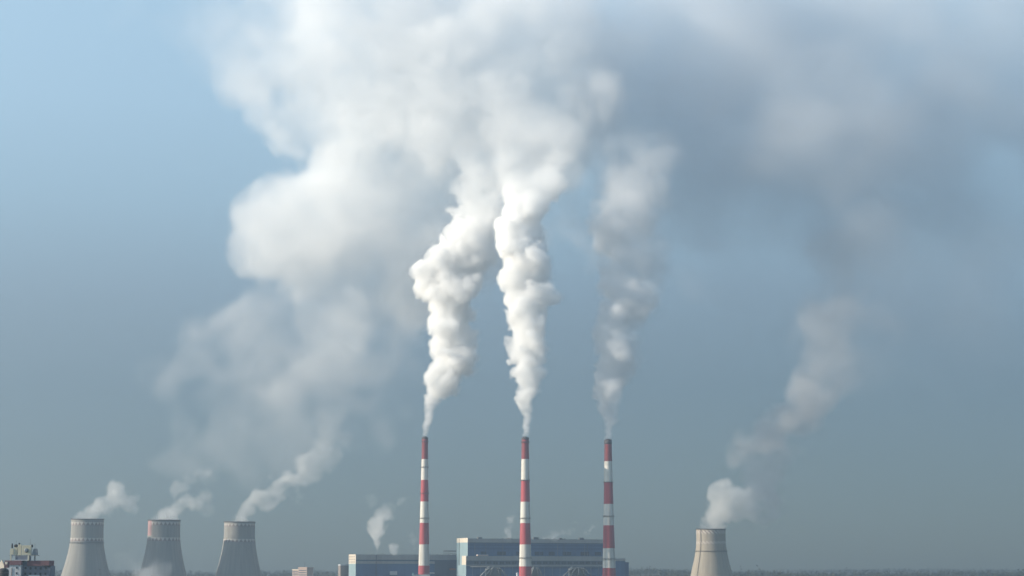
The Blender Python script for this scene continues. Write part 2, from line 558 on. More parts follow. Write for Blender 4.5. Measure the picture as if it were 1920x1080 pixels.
def panel(root, name, lo, hi, mat):
    bm = bmesh.new()
    add_box(bm, lo, hi)
    return mesh_obj(name, bm, mat, root)

def rail(root, x0, x1, y, z, name='railing', step=6.0, h=1.1, ends=None):
    bm = bmesh.new()
    for zz_ in (z + h * .5, z + h):
        add_box(bm, (x0, y - .06, zz_ - .06), (x1, y + .06, zz_ + .06))
    x = x0 + .2
    while x < x1:
        add_box(bm, (x - .07, y - .07, z), (x + .07, y + .07, z + h))
        x += step
    return mesh_obj(name, bm, M_STEEL, root)

def vent(root, x, y, z, h, r):
    bm = bmesh.new()
    add_tube(bm, (x, y, z), (x, y, z + h), r, n=8)
    add_tube(bm, (x, y, z + h), (x, y, z + h + r * .9), r * 1.6, r * .5, n=8)
    mesh_obj('roof_vent', bm, M_STEEL, root)

rv = random.Random(3)
# tall boiler hall
root, Z = hall('power_station_hall', 877, 2950, 'tall long blue power plant hall with a cream end wall, behind the chimneys', 'building')
L, W = 250.0, 46.0
panel(root, 'wall', (0, 0, 0), (L, W, Z(1011)), M_BLUE)
panel(root, 'upper_band', (.05, -.5, Z(1017)), (L, -.003, Z(1010.6)), M_PALE)
panel(root, 'cornice', (.05, -.9, Z(1018.6)), (L, -.003, Z(1017)), M_DARKWALL)
panel(root, 'cladding_strip', (.05, -.35, Z(1030.0)), (L, -.003, Z(1026.5)), M_BLUE2)
panel(root, 'cladding_strip', (.05, -.2, Z(1023.5)), (L, -.003, Z(1020.5)), M_TEAL if False else M_BLUE2)
panel(root, 'end_cladding', (-.4, -.5, Z(1080)), (-.003, W, Z(1017)), M_TEAL)
panel(root, 'end_parapet', (-.5, -.5, Z(1017)), (-.003, W, Z(1008.6)), M_CREAM)
panel(root, 'roof', (0, 0, Z(1011) + .003), (L, W, Z(1010.2)), M_ROOF)
panel(root, 'downpipe', (-.9, W * .74, Z(1060)), (-.52, W * .74 + .8, Z(1008.8)), M_STEEL)
for x0, x1 in ((900, 910), (930, 946), (965, 975), (999, 1015), (1025, 1036), (1051, 1067), (1085, 1101), (1112, 1124)):
    a, b = (x0 - 877) / F_PX * 2990 / math.cos(YAW) * 1.01, (x1 - 877) / F_PX * 2990 / math.cos(YAW) * 1.01
    w = panel(root, 'window', (a, -.25, Z(1041)), (b, -.003, Z(1034)), M_GLASS)
    bm = bmesh.new()
    zt, zb_ = Z(1034), Z(1041)
    for q in np.linspace(a, b, 5)[1:-1]:
        add_box(bm, (q - .15, -.33, zb_), (q + .15, -.253, zt))
    bmesh.ops.remove_doubles(bm, verts=bm.verts, dist=.001)
    add_box(bm, (a, -.34, zt), (b, -.2531, zt + .3))
    mesh_obj('mullion', bm, M_BLUE2, w)
for k, xx in enumerate(np.linspace(12, L - 8, 15)):
    panel(root, 'pilaster', (xx - .35, -.62, Z(1060)), (xx + .35, -.353, Z(1018.6)), M_BLUE2 if k % 3 else M_GREY)
for xx in (31, 96, 171, 214):
    bm = bmesh.new()
    add_tube(bm, (xx, -1.3, Z(1060)), (xx, -1.3, Z(1019.5)), .35, n=8)
    mesh_obj('riser_pipe', bm, M_GREY, root)
for x0, h, w in ((22, 2.6, 7), (74, 1.8, 5), (121, 3.0, 9), (168, 2.2, 5), (205, 2.8, 8)):
    o = panel(root, 'rooftop_unit', (x0, 9, Z(1010.2)), (x0 + w, 15, Z(1010.2) + h), M_GREY)
    panel(o, 'lid', (x0 - .3, 8.7, Z(1010.2) + h + .003), (x0 + w + .3, 15.3, Z(1010.2) + h + .4), M_STEEL)
rail(root, 0, L, .4, Z(1010.2), step=4.0)
for k in range(16):
    vent(root, rv.uniform(8, L - 8), rv.uniform(1.5, 8), Z(1010.2), rv.uniform(.6, 1.8), rv.uniform(.35, .8))

# turbine hall: the lower block in front of it
root, Z = hall('turbine_hall', 874, 2916, 'lower blue hall running along the foot of the tall hall, with a pale roof edge', 'building')
L2, W2 = 262.0, 17.0
panel(root, 'wall', (0, 0, 0), (L2, W2, Z(1043)), M_BLUE)
panel(root, 'roof_edge', (.05, -.6, Z(1051)), (L2, -.003, Z(1042.6)), M_PALE)
panel(root, 'glazed_strip', (.05, -.3, Z(1059)), (L2, -.003, Z(1051)), M_DARKWALL)
panel(root, 'crane_ledge', (.05, -1.0, Z(1061)), (L2, -.003, Z(1059)), M_PALE)
panel(root, 'end_parapet', (-.4, -.5, Z(1059)), (-.003, W2, Z(1042.2)), M_CREAM)
panel(root, 'end_cladding', (-.3, -.5, Z(1085)), (-.003, W2, Z(1059)), M_TEAL)
panel(root, 'roof', (0, 0, Z(1043) + .003), (L2, W2, Z(1042.3)), M_ROOF)
panel(root, 'lower_strip', (.05, -.3, Z(1066)), (L2, -.003, Z(1063)), M_BLUE2)
for k in range(22):
    x0 = 14 + k * 11.0
    w = panel(root, 'window', (x0, -.42, Z(1057.6)), (x0 + 7.5, -.303, Z(1052.6)), M_GLASS)
    panel(w, 'frame', (x0 + 3.5, -.5, Z(1057.6)), (x0 + 3.9, -.423, Z(1052.6)), M_GREY)
bm = bmesh.new()
add_tube(bm, (6, -2.2, Z(1062.5)), (L2 - 4, -2.2, Z(1062.5)), .55, n=10)
for k in range(18):
    add_box(bm, (10 + k * 14, -2.5, 0), (10.4 + k * 14, -2.1, Z(1062.9)))
mesh_obj('steam_main', bm, M_SILVER, root)
for k in range(8):
    vent(root, rv.uniform(20, L2 - 8), rv.uniform(3, 12), Z(1042.3), rv.uniform(.4, 1.0), rv.uniform(.4, .8))
bx = bmesh.new()
add_box(bx, (21, 2, Z(1048)), (39, 8, Z(1042.6) + 2.0))
o = mesh_obj('rooftop_cabin', bx, M_PINK, root)
panel(o, 'roof', (20.5, 1.5, Z(1042.6) + 2.003), (39.5, 8.5, Z(1042.6) + 2.5), M_WALLW)

# end annexes at the right
root, Z = hall('annex', 1153, 3010, 'pale topped blue annex stuck to the right end of the lower hall', 'building')
panel(root, 'wall', (0, 0, 0), (19, 26, Z(1052)), M_BLUE)
panel(root, 'roof_edge', (-.4, -.5, Z(1052)), (19.4, 26, Z(1047.5)), M_PALE)
rail(root, 0, 19, .2, Z(1047.5), step=3)
root, Z = hall('annex', 1168, 3060, 'small dark blue block, last of the plant buildings on the right', 'building')
panel(root, 'wall', (0, 0, 0), (11, 20, Z(1055)), M_BLUE2)
panel(root, 'roof', (-.3, -.3, Z(1055) + .003), (11.3, 20, Z(1054)), M_DARKWALL)

# low long hall on the left
root, Z = hall('workshop_hall', 667, 2965, 'long low blue hall with a cream windowed end wall, left of the tall hall', 'building')
L3, W3 = 190.0, 34.0
panel(root, 'wall', (0, 0, 0), (L3, W3, Z(1041)), M_BLUE)
panel(root, 'upper_band', (.05, -.5, Z(1049.5)), (L3, -.003, Z(1040)), M_PALE)
panel(root, 'gutter', (.05, -.9, Z(1051.4)), (L3, -.003, Z(1049.5)), M_DARKWALL)
panel(root, 'lower_band', (.05, -.4, Z(1057)), (L3 * .72, -.003, Z(1052)), M_PALE)
panel(root, 'dark_bay', (L3 * .72, -.3, 0), (L3, -.003, Z(1051.5)), M_DARKWALL)
e = panel(root, 'end_wall', (-.4, -.5, Z(1057)), (-.003, W3, Z(1039.4)), M_CREAM)
panel(root, 'end_cladding', (-.3, -.5, 0), (-.003, W3, Z(1057)), M_TEAL)
panel(root, 'roof', (0, 0, Z(1041) + .003), (L3, W3, Z(1040)), M_ROOF)
for j in range(3):
    for i in range(4):
        y0 = 4.0 + i * 7.6
        z1 = Z(1042.6 + j * 5.0)
        panel(root, 'window', (-.55, y0, z1 - 1.9), (-.42, y0 + 4.2, z1), M_BRICK)
rail(root, 0, L3, .3, Z(1040), step=4)
panel(root, 'downpipe', (34, -1.2, 0), (35, -.92, Z(1040)), M_STEEL)
for k in range(14):
    vent(root, rv.uniform(6, L3 - 8), rv.uniform(1.5, 8), Z(1040), rv.uniform(.5, 1.5), rv.uniform(.35, .7))
panel(root, 'vent_box', (58, -4.0, Z(1078)), (70, -.92, Z(1071)), M_WALLW)
panel(root, 'vent_box', (128, -2.2, Z(1076)), (136, -.92, Z(1073)), M_WALLW)
panel(root, 'crane_trolley', (163, -2.6, Z(1069)), (173, -.92, Z(1065.5)), M_ORANGE)

root, Z = hall('annex', 651, 3000, 'grey brick annex with a white roof edge, leftmost of the plant buildings', 'building')
root.location.x = at(638.5, 1067, 3000).x
panel(root, 'wall', (0, 0, 0), (15.5, 12, Z(1060.5)), M_BRICK)
panel(root, 'roof_edge', (-.4, -.5, Z(1060.5)), (15.9, 12, Z(1058.3)), M_WALLW)

# pipe rack on the low roof
p = at(843, 1041, 3030)
root = empty('pipe_rack', (p.x, 3030, 0), YAW)
tag(root, 'dark pipe rack on short posts standing on the low hall roof beside the tall hall', 'pipe rack')
zr = at(843, 1040, 3030).z
bm = bmesh.new()
for k in range(6):
    x = -10 + k * 4.0
    add_box(bm, (x - .15, .3, zr - 1), (x + .15, .6, zr + 6.5))
mesh_obj('post', bm, M_STEEL, root)
bm = bmesh.new()
for zz_, r in ((zr + 6.3, .45), (zr + 5.3, .3), (zr + 2.0, .25)):
    add_tube(bm, (-11, 0, zz_), (11.5, 0, zz_), r, n=8)
mesh_obj('pipe', bm, M_STEEL, root)

# flue ducts that come down from the hall towards the chimneys
def duct(px, Y, w, label, arms):
    p = at(px, 1067, Y)
    root = empty('flue_duct', (p.x, Y, 0), YAW * .5)
    tag(root, label, 'flue duct', 'grey flue ducts in front of the halls')
    zt = at(px, 1062.5, Y).z
    bm = bmesh.new()
    add_box(bm, (-w * .28, -3, 0), (w * .28, 3, zt - 3))
    v = add_box(bm, (-w * .28, -3, zt - 3), (w * .28, 3, zt))
    for q in v[4:]:
        q.co.x *= .55
    mesh_obj('header', bm, M_GREY, root)
    for x0, x1, r, mat in arms:
        bm = bmesh.new()
        a = Vector((x0, -4.2, zt - 1.5 - abs(x0) * .12))
        b = Vector((x1, -6.0, at(px, 1081, Y).z))
        m1 = a.lerp(b, .35) + Vector((0, 0, 1.6))
        add_tube(bm, a, m1, r, n=10)
        add_tube(bm, m1, b, r, n=10)
        for t in (.2, .5, .8):
            c = m1.lerp(b, t)
            add_tube(bm, c - (b - m1).normalized() * .3, c + (b - m1).normalized() * .3, r * 1.18, n=10)
        add_box(bm, (b.x - .4, b.y - .4, 0), (b.x + .4, b.y + .4, b.z))
        mesh_obj('duct_arm', bm, mat, root)
    bm = bmesh.new()
    for k in range(7):
        x = -w * .45 + w * .9 * k / 6
        add_box(bm, (x - .18, -5.6, 0), (x + .18, -5.2, zt - 2 - abs(x) * .45))
        if k:
            add_tube(bm, (x - w * .15, -5.4, 6 + 22 * (k % 2)), (x, -5.4, zt - 5 - abs(x) * .45), .16, n=4)
    add_box(bm, (-w * .3, -5.7, zt - 6), (w * .3, -5.1, zt - 5.5))
    mesh_obj('trestle', bm, M_GREY, root)
    return root
duct(925, 2830, 44, 'grey flue duct with two bright pipes slanting down left, left of the middle chimney',
     [(-6, -22, .9, M_SILVER), (0, -15, .9, M_SILVER), (5, 9, 1.3, M_GREY), (8, 20, 1.2, M_GREY), (-1, -7, 1.2, M_GREY)])
duct(1004, 2835, 20, 'narrow grey flue duct just right of the middle chimney',
     [(-3, -8, 1.1, M_GREY), (2, 3, 1.2, M_GREY), (4, 9, 1.1, M_GREY)])
duct(1082, 2840, 46, 'grey flue duct spreading to both sides, left of the right chimney',
     [(-6, -24, .9, M_GREY), (-2, -12, 1.2, M_GREY), (1, 1.5, 1.4, M_GREY), (5, 13, 1.2, M_GREY), (8, 22, 1.0, M_GREY)])

# small things between the halls and the chimneys
p = at(790, 1067, 2790)
root = empty('shed', (p.x, 2790, 0))
tag(root, 'turquoise roofed shed at the foot of the left striped chimney', 'shed')
zt = at(790, 1074.5, 2790).z
bm = bmesh.new()
add_box(bm, (-13, -8, 0), (13, 8, zt - 2.2))
mesh_obj('wall', bm, M_WALLW, root)
bm = bmesh.new()
n = 12
for k in range(n):
    a0, a1 = math.pi * k / n, math.pi * (k + 1) / n
    v = [bm.verts.new((14 * math.copysign(abs(math.cos(a)) ** .6, math.cos(a)), y, zt - 2.2 + 2.2 * math.sin(a))) for a, y in ((a0, -9), (a1, -9), (a1, 9), (a0, 9))]
    bm.faces.new(v)
bmesh.ops.remove_doubles(bm, verts=bm.verts, dist=.01)
mesh_obj('roof', bm, M_TURQ, root)
bm = bmesh.new()
add_tube(bm, (-12, -9.5, zt - 6), (-12, -9.5, zt + .6), .8, n=8)
mesh_obj('downpipe', bm, M_TURQ, root)

p = at(970, 1075, 2670)
root = empty('storage_tank', (p.x, 2670, 0))
tag(root, 'small white domed tank at the left foot of the middle chimney', 'tank')
bm = bmesh.new()
add_tube(bm, (0, 0, 0), (0, 0, p.z - .6), 1.7, n=20)
mesh_obj('body', bm, M_WALLW, root)
bm = bmesh.new()
add_lathe(bm, [(1.9, p.z - .6), (1.7, p.z + .3), (1.1, p.z + 1.0), (.05, p.z + 1.3)], 20)
mesh_obj('dome', bm, M_WALLW, root)

def mast(px, top, Y, label, r=.35, arms=True, group=None):
    p = at(px, top, Y)
    root = empty('mast', (p.x, Y, ground_h(p.x, Y)))
    tag(root, label, 'mast', group)
    h = p.z - ground_h(p.x, Y)
    bm = bmesh.new()
    add_tube(bm, (0, 0, 0), (0, 0, h), r, r * .5, 8)
    mesh_obj('pole', bm, M_STEEL, root)
    if arms:
        bm = bmesh.new()
        add_box(bm, (-r * 4.5, -.4, h - 1.0), (r * 4.5, .4, h - .2))
        add_box(bm, (-r * 3, -.4, h - 2.6), (r * 3, .4, h - 2.2))
        mesh_obj('lamp_bar', bm, M_STEEL, root)
    return root
mast(187.5, 1066.5, 2500, 'thin dark floodlight mast in front of the farthest left cooling tower', .42)
mast(1209, 1066, 2950, 'thin grey mast right of the plant, nearest to the blue annex', .4, False)
mast(1213.5, 1064, 2980, 'thin grey mast right of the plant, middle of a close row of three', .4, False)
mast(1218, 1061, 2900, 'tallest thin grey mast of the three right of the plant', .4, False)
mast(1254, 1069, 3300, 'short thin mast between the row of three masts and the lone cooling tower', .4, False)

mast(1691, 1071, 4450, 'tiny dark pole on the right wooded ridge, nearest to the lone cooling tower', .5)
mast(1781, 1068, 4450, 'tiny dark pole on the right wooded ridge, middle of the three', .5)
mast(1857, 1069, 4450, 'tiny dark pole on the right wooded ridge, nearest to the right picture edge', .5)

# small pale block in front of the wood
p = at(570, 1067, 2500)
root = empty('apartment_building', (p.x, 2500, 0), math.radians(-24))
tag(root, 'small pinkish flat roofed block with stepped top and a thin aerial, between tower and hall', 'building')
k = mpp(2500)
zl, zr_ = at(570, 1069, 2500).z, at(570, 1065.5, 2500).z
bm = bmesh.new()
add_box(bm, (-14, -7, 0), (-3.5, 7, zl))
add_box(bm, (-3.5, -9, 0), (10, 8, zr_))
mesh_obj('wall', bm, M_PINK, root)
panel(root, 'parapet', (-14.4, -7.4, zl + .003), (-3.5, 7.4, zl + 1.3), M_CREAM)
panel(root, 'parapet', (-3.9, -9.4, zr_ + .003), (10.4, 8.4, zr_ + 1.4), M_PINK)
for j in range(4):
    panel(root, 'window_row', (-3.0, -9.15, zr_ - 3.6 - 3.0 * j), (9.4, -9.003, zr_ - 2.2 - 3.0 * j), M_WALLB)
    panel(root, 'window_row', (-13.4, -7.15, zl - 3.0 - 3.0 * j), (-4.2, -7.003, zl - 1.6 - 3.0 * j), M_WALLB)
bm = bmesh.new()
add_tube(bm, (1, 0, zr_), (1, 0, at(570, 1053, 2500).z), .22, .1, 6)
add_tube(bm, (.2, 0, zr_ + 6), (1.8, 0, zr_ + 6), .1, n=6)
mesh_obj('aerial', bm, M_STEEL, root)

# near apartment block at the left edge, crowned with aerials
Yn = 1000.0
kn = mpp(Yn)
def nx(px): return at(px, 1067, Yn).x
def nz(py): return at(100, py, Yn).z
root = empty('apartment_building', (nx(50), Yn, 0))
tag(root, 'near apartment block at the left edge with white stair tower and maroon parapets', 'building')
X = lambda px: (px - 50) * kn
panel(root, 'stair_tower', (X(13), -4.0, 0), (X(43), 5, nz(1059.3)), M_WALLW)
panel(root, 'parapet', (X(12), -4.5, nz(1059.3) + .003), (X(43.5), 5, nz(1051)), M_MAROON)
panel(root, 'wall', (X(43) + .003, -1.0, 0), (X(95), 9, nz(1061)), M_WALLB)
panel(root, 'dark_recess', (X(43) + .003, -.8, nz(1061) + .003), (X(52), 6, nz(1052)), M_DARKWALL)
panel(root, 'parapet', (X(52) + .003, -1.6, nz(1061) + .003), (X(92.5), 9.4, nz(1051)), M_MAROON)
panel(root, 'cornice', (X(80), -2.0, nz(1061.4)), (X(96), -1.003, nz(1060.2)), M_BLACK)
panel(root, 'wall_wing', (X(-30), -.5, 0), (X(13) - .003, 8, nz(1062)), M_BRICK)
for py in (1062.6, 1072.9, 1083):
    w = panel(root, 'window', (X(33.8), -4.12, nz(py + 3.6)), (X(36.8), -4.003, nz(py)), M_GLASS)
    panel(w, 'sill', (X(33.5), -4.3, nz(py + 3.9)), (X(37.1), -4.003, nz(py + 3.6) - .003), M_WALLW)
panel(root, 'downpipe', (X(25.5), -4.25, 0), (X(26.6), -4.003, nz(1065)), M_BRICK)
ri = random.Random(8)
for j in range(3):
    for i in range(5):
        x0 = 47 + i * 9.3
        py = 1063.5 + j * 10.2
        w = panel(root, 'window', (X(x0), -1.12, nz(py + 4.6)), (X(x0 + 3.6), -1.003, nz(py)), M_GLASS)
        panel(w, 'sill', (X(x0 - .4), -1.35, nz(py + 5.0)), (X(x0 + 4.0), -1.003, nz(py + 4.6) - .003), M_WALLW if ri.random() < .4 else M_GREY)
for i, (x0, x1) in enumerate(((56, 76), (80, 93))):
    panel(root, 'balcony', (X(x0), -2.3, nz(1082)), (X(x1), -1.003, nz(1078)), M_WALLW if i == 0 else M_WALLB)
panel(root, 'roof_cabin', (X(30), -2.0, nz(1051) + .003), (X(54), 4.0, nz(1042.5)), M_WALLB)
panel(root, 'cabin_trim', (X(29), -2.4, nz(1051) + .003), (X(54.6), -2.003, nz(1049.8)), M_WALLW)
panel(root, 'cabin_post', (X(53), -2.3, nz(1049.8) + .003), (X(54.3), -2.003, nz(1042)), M_WALLW)

def antenna(px0, px1, py0, py1, dy, mat, label, taper=0.0, dish=None):
    p = at((px0 + px1) / 2, py1, Yn + dy)
    root = empty('antenna', (p.x, Yn + dy, p.z))
    tag(root, label, 'antenna', 'aerials on the near apartment roof')
    w, h = (px1 - px0) * kn / 2, (py1 - py0) * kn
    bm = bmesh.new()
    v = add_box(bm, (-w, -.5, .25), (w, .5, h))
    for q in v[4:]:
        q.co.x = q.co.x * (1 - taper) + taper * w * .35
    bmesh.ops.bevel(bm, geom=bm.edges[:], offset=min(.12, w * .3), segments=2, affect='EDGES')
    mesh_obj('radome', bm, mat, root)
    bm = bmesh.new()
    add_tube(bm, (0, .7, nz(1046) - p.z), (0, .7, h * .9), .12, n=8)
    add_box(bm, (-.12, .45, h * .7), (.12, .8, h * .7 + .2))
    mesh_obj('pole', bm, M_STEEL, root)
    if dish:
        bm = bmesh.new()
        R = dish
        c = Vector((0, -.75, h * .5))
        add_tube(bm, c + Vector((0, .22, 0)), c, R, R, 24)
        add_tube(bm, c, c - Vector((0, .2, 0)), R, R * .55, 24)
        mesh_obj('dish', bm, M_ANTG, root)
    return root
antenna(19, 25.5, 1029, 1041, -.5, M_ANT, 'short brownish panel antenna at the left end of the near roof cluster')
antenna(27, 32.5, 1026.5, 1041.5, 0, M_ANT, 'slim cream panel antenna below a round dark head, second from the left')
antenna(33.5, 39.5, 1021.5, 1042, -.3, M_ANT, 'tall slim cream panel antenna left of the panel with the round dish')
antenna(41, 58, 1023, 1041.5, -1.0, M_ANT, 'widest cream panel antenna, with a round grey dish on its face', dish=1.15)
antenna(59.5, 71, 1029, 1041.5, -.6, M_ANTG, 'grey slant sided panel antenna at the right end of the near roof cluster', taper=.45)
def head(px0, px1, py0, py1, label, ybot):
    p = at((px0 + px1) / 2, ybot, Yn + 1.2)
    root = empty('antenna', (p.x, Yn + 1.2, p.z))
    tag(root, label, 'antenna', 'aerials on the near apartment roof')
    r = (px1 - px0) * kn / 2
    z0, z1 = nz(py1) - p.z, nz(py0) - p.z
    bm = bmesh.new()
    add_tube(bm, (0, 0, 0), (0, 0, z1), .09, n=8)
    mesh_obj('pole', bm, M_STEEL, root)
    bm = bmesh.new()
    add_lathe(bm, [(.05, z0), (r * .8, z0 + .1), (r, (z0 + z1) / 2), (r * .8, z1 - .1), (.05, z1)], 16)
    mesh_obj('housing', bm, M_BLACK, root)
head(20.5, 23.8, 1018.8, 1028.3, 'tall narrow dark antenna head standing highest at the left of the near roof', 1042)
head(25.5, 32.5, 1020.5, 1026.5, 'round dark antenna head above the slim cream panel', 1042)
head(33.5, 37, 1017.5, 1021, 'small dark antenna head on top of the tall slim cream panel', 1042)
head(57.3, 61.4, 1020.8, 1026.5, 'small dark antenna head at the right shoulder of the wide cream panel', 1042)
for px, py, lab in ((29.5, 1013, 'hair thin whip aerial at the left of the near roof cluster'), (56, 1011, 'hair thin whip aerial, tallest, right of the wide cream panel'),
                    (65, 1019, 'hair thin whip aerial above the grey slant sided panel')):
    p = at(px, 1042, Yn + 2)
    root = empty('whip_aerial', (p.x, Yn + 2, nz(1046)))
    tag(root, lab, 'aerial', 'aerials on the near apartment roof')
    bm = bmesh.new()
    add_tube(bm, (0, 0, 0), (0, 0, nz(py) - nz(1046)), .09, .05, 6)
    mesh_obj('rod', bm, M_STEEL, root)
    bm = bmesh.new()
    add_tube(bm, (0, 0, 0), (0, 0, .5), .2, n=8)
    mesh_obj('socket', bm, M_STEEL, root)
# legs of the aerial frame
root = empty('aerial_rack', (nx(40), Yn, nz(1051)))
tag(root, 'steel frame with cream legs carrying the aerials on the near roof', 'antenna frame')
for i, px in enumerate((21.8, 30, 55, 63.5)):
    bm = bmesh.new()
    x = (px - 40) * kn
    add_box(bm, (x - .28, -2.6 if i in (0, 2) else .6, 0.003), (x + .28, (-2.6 if i in (0, 2) else .6) + .5, (1051 - 1041) * kn))
    mesh_obj('leg', bm, M_ANT if i < 3 else M_GREY, root)
bm = bmesh.new()
add_box(bm, ((18 - 40) * kn, -1.9, (1051 - 1042.3) * kn), ((71 - 40) * kn, 1.6, (1051 - 1041.4) * kn))
mesh_obj('deck', bm, M_GREY, root)
# bright gable and dark tank at the very edge
p = at(4, 1064, Yn - 25)
root = empty('rooftop_cabin', (p.x, Yn - 25, 0))
tag(root, 'sunlit whitish gabled cabin with reddish cheek at the extreme left edge', 'cabin')
zt, zb_ = at(4, 1049.5, Yn - 25).z, at(4, 1066, Yn - 25).z
bm = bmesh.new()
v = [bm.verts.new(q) for q in ((-2.2, 0, 0), (1.2, -.6, 0), (1.2, -.6, zb_ + 1.5), (-.4, -.3, zt), (-2.2, 0, zb_ + 1.0))]
w = [bm.verts.new(q.co + Vector((0, 5, 0))) for q in v]
bm.faces.new(v)
bm.faces.new(w[::-1])
for i in range(5):
    bm.faces.new((v[i], w[i], w[(i + 1) % 5], v[(i + 1) % 5]))
mesh_obj('wall', bm, M_CREAM, root)
panel(root, 'cheek', (1.22, -.5, zb_ + .4), (3.0, 3, zb_ + 3.6), M_MAROON)
panel(root, 'chimney_pot', (1.7, -.9, zb_ + 2.2), (2.9, -.52, zb_ + 3.5), M_CREAM)
p = at(6, 1080, Yn - 60)
root = empty('water_tank', (p.x, Yn - 60, 0))
tag(root, 'black round shouldered tank in the lower left corner', 'tank')
zt = at(6, 1065, Yn - 60).z
bm = bmesh.new()
add_lathe(bm, [(2.75, 0), (2.75, zt - 1.6), (2.4, zt - .7), (1.4, zt - .15), (.05, zt)], 28)
mesh_obj('body', bm, M_BLACK, root)
bm = bmesh.new()
ring_bm(bm, 2.76, 2.9, zt - 2.6, zt - 2.3, 28)
mesh_obj('hoop', bm, M_STEEL, root)

# ------------------------------------------------------------------ smoke and steam: density grids in metres
def vnoise(shape, cell, rng):
    lat = [int(n / cell) + 6 for n in shape]
    out = rng.standard_normal(lat).astype(np.float32)
    for ax in range(3):
        n = shape[ax]
        t = np.arange(n) / cell + rng.random()
        i = np.floor(t).astype(int)
        f = t - i
        W = np.zeros((n, lat[ax]), np.float32)
        r = np.arange(n)
        for d, wgt in enumerate(((1 - f) ** 3 / 6, (3 * f ** 3 - 6 * f ** 2 + 4) / 6, (-3 * f ** 3 + 3 * f ** 2 + 3 * f + 1) / 6, f ** 3 / 6)):
            W[r, i + d] += wgt
        out = np.moveaxis(np.tensordot(W, out, axes=(1, ax)), 0, ax)
    return out / max(1e-6, out.std())

def fbm(shape, cell, octs, rng, gain=0.55, billow=False):
    out, a, tot = np.zeros(shape, np.float32), 1.0, 0.0
    for _ in range(octs):
        if cell < 1.5: break
        n = vnoise(shape, cell, rng)
        out += a * ((np.abs(n) - 0.8) * 1.5 if billow else n)
        tot += a * a
        cell /= 2.03
        a *= gain
    return out / math.sqrt(tot)

def smooth(x):
    x = np.clip(x, 0, 1)
    return x * x * (3 - 2 * x)

def warp(f, amp, cell, rng):
    """Push the field about by a smooth random displacement of amp voxels: curls and wisps at the edges."""
    idx = []
    for ax, n in enumerate(f.shape):
        d = vnoise(f.shape, cell, rng) * amp + 0.5 * amp * vnoise(f.shape, cell / 2.2, rng)
        sh = [1, 1, 1]
        sh[ax] = n
        idx.append(np.clip(np.rint(np.arange(n).reshape(sh) + d), 0, n - 1).astype(np.int32))
    return f[idx[0], idx[1], idx[2]]

class Grid:
    def __init__(self, lo, hi, vs):
        self.lo, self.vs = np.array(lo, float), float(vs)
        self.n = tuple(int(v) for v in np.ceil((np.array(hi) - lo) / vs) + 1)
        self.f = np.full(self.n, -1e3, np.float32)
    def puff(self, c, r, mode='sdf', sq=(1, 1, 1), w=1.0, reach=1.6):
        c = np.array(c, float)
        R = r * reach * np.array(sq)
        a = np.maximum(0, np.floor((c - R - self.lo) / self.vs)).astype(int)
        b = np.minimum(self.n, np.ceil((c + R - self.lo) / self.vs) + 1).astype(int)
        if (b <= a).any(): return
        ax = [(self.lo[i] + np.arange(a[i], b[i]) * self.vs - c[i]) / sq[i] for i in range(3)]
        d = np.sqrt(ax[0][:, None, None] ** 2 + ax[1][None, :, None] ** 2 + ax[2][None, None, :] ** 2)
        s = self.f[a[0]:b[0], a[1]:b[1], a[2]:b[2]]
        if mode == 'sdf':
            np.maximum(s, (r - d).astype(np.float32), out=s)
            return
        v = (1 - d / r).astype(np.float32)
        if mode == 'w':                         # the thickness: weights of the puffs, blended
            k = np.clip(v + .25, 0, 1) ** 2
            s += k * w
            self.k[a[0]:b[0], a[1]:b[1], a[2]:b[2]] += k
            return
        # soft union: overlapping puffs fill each other up
        s[:] = np.where((s > 0) & (v > 0), 1 - (1 - s) * (1 - v), np.maximum(s, v))

def box_of(puffs, pad):
    P = np.array([[*c, r] for c, r in puffs])
    return (P[:, :3] - P[:, 3:]).min(0) - pad, (P[:, :3] + P[:, 3:]).max(0) + pad

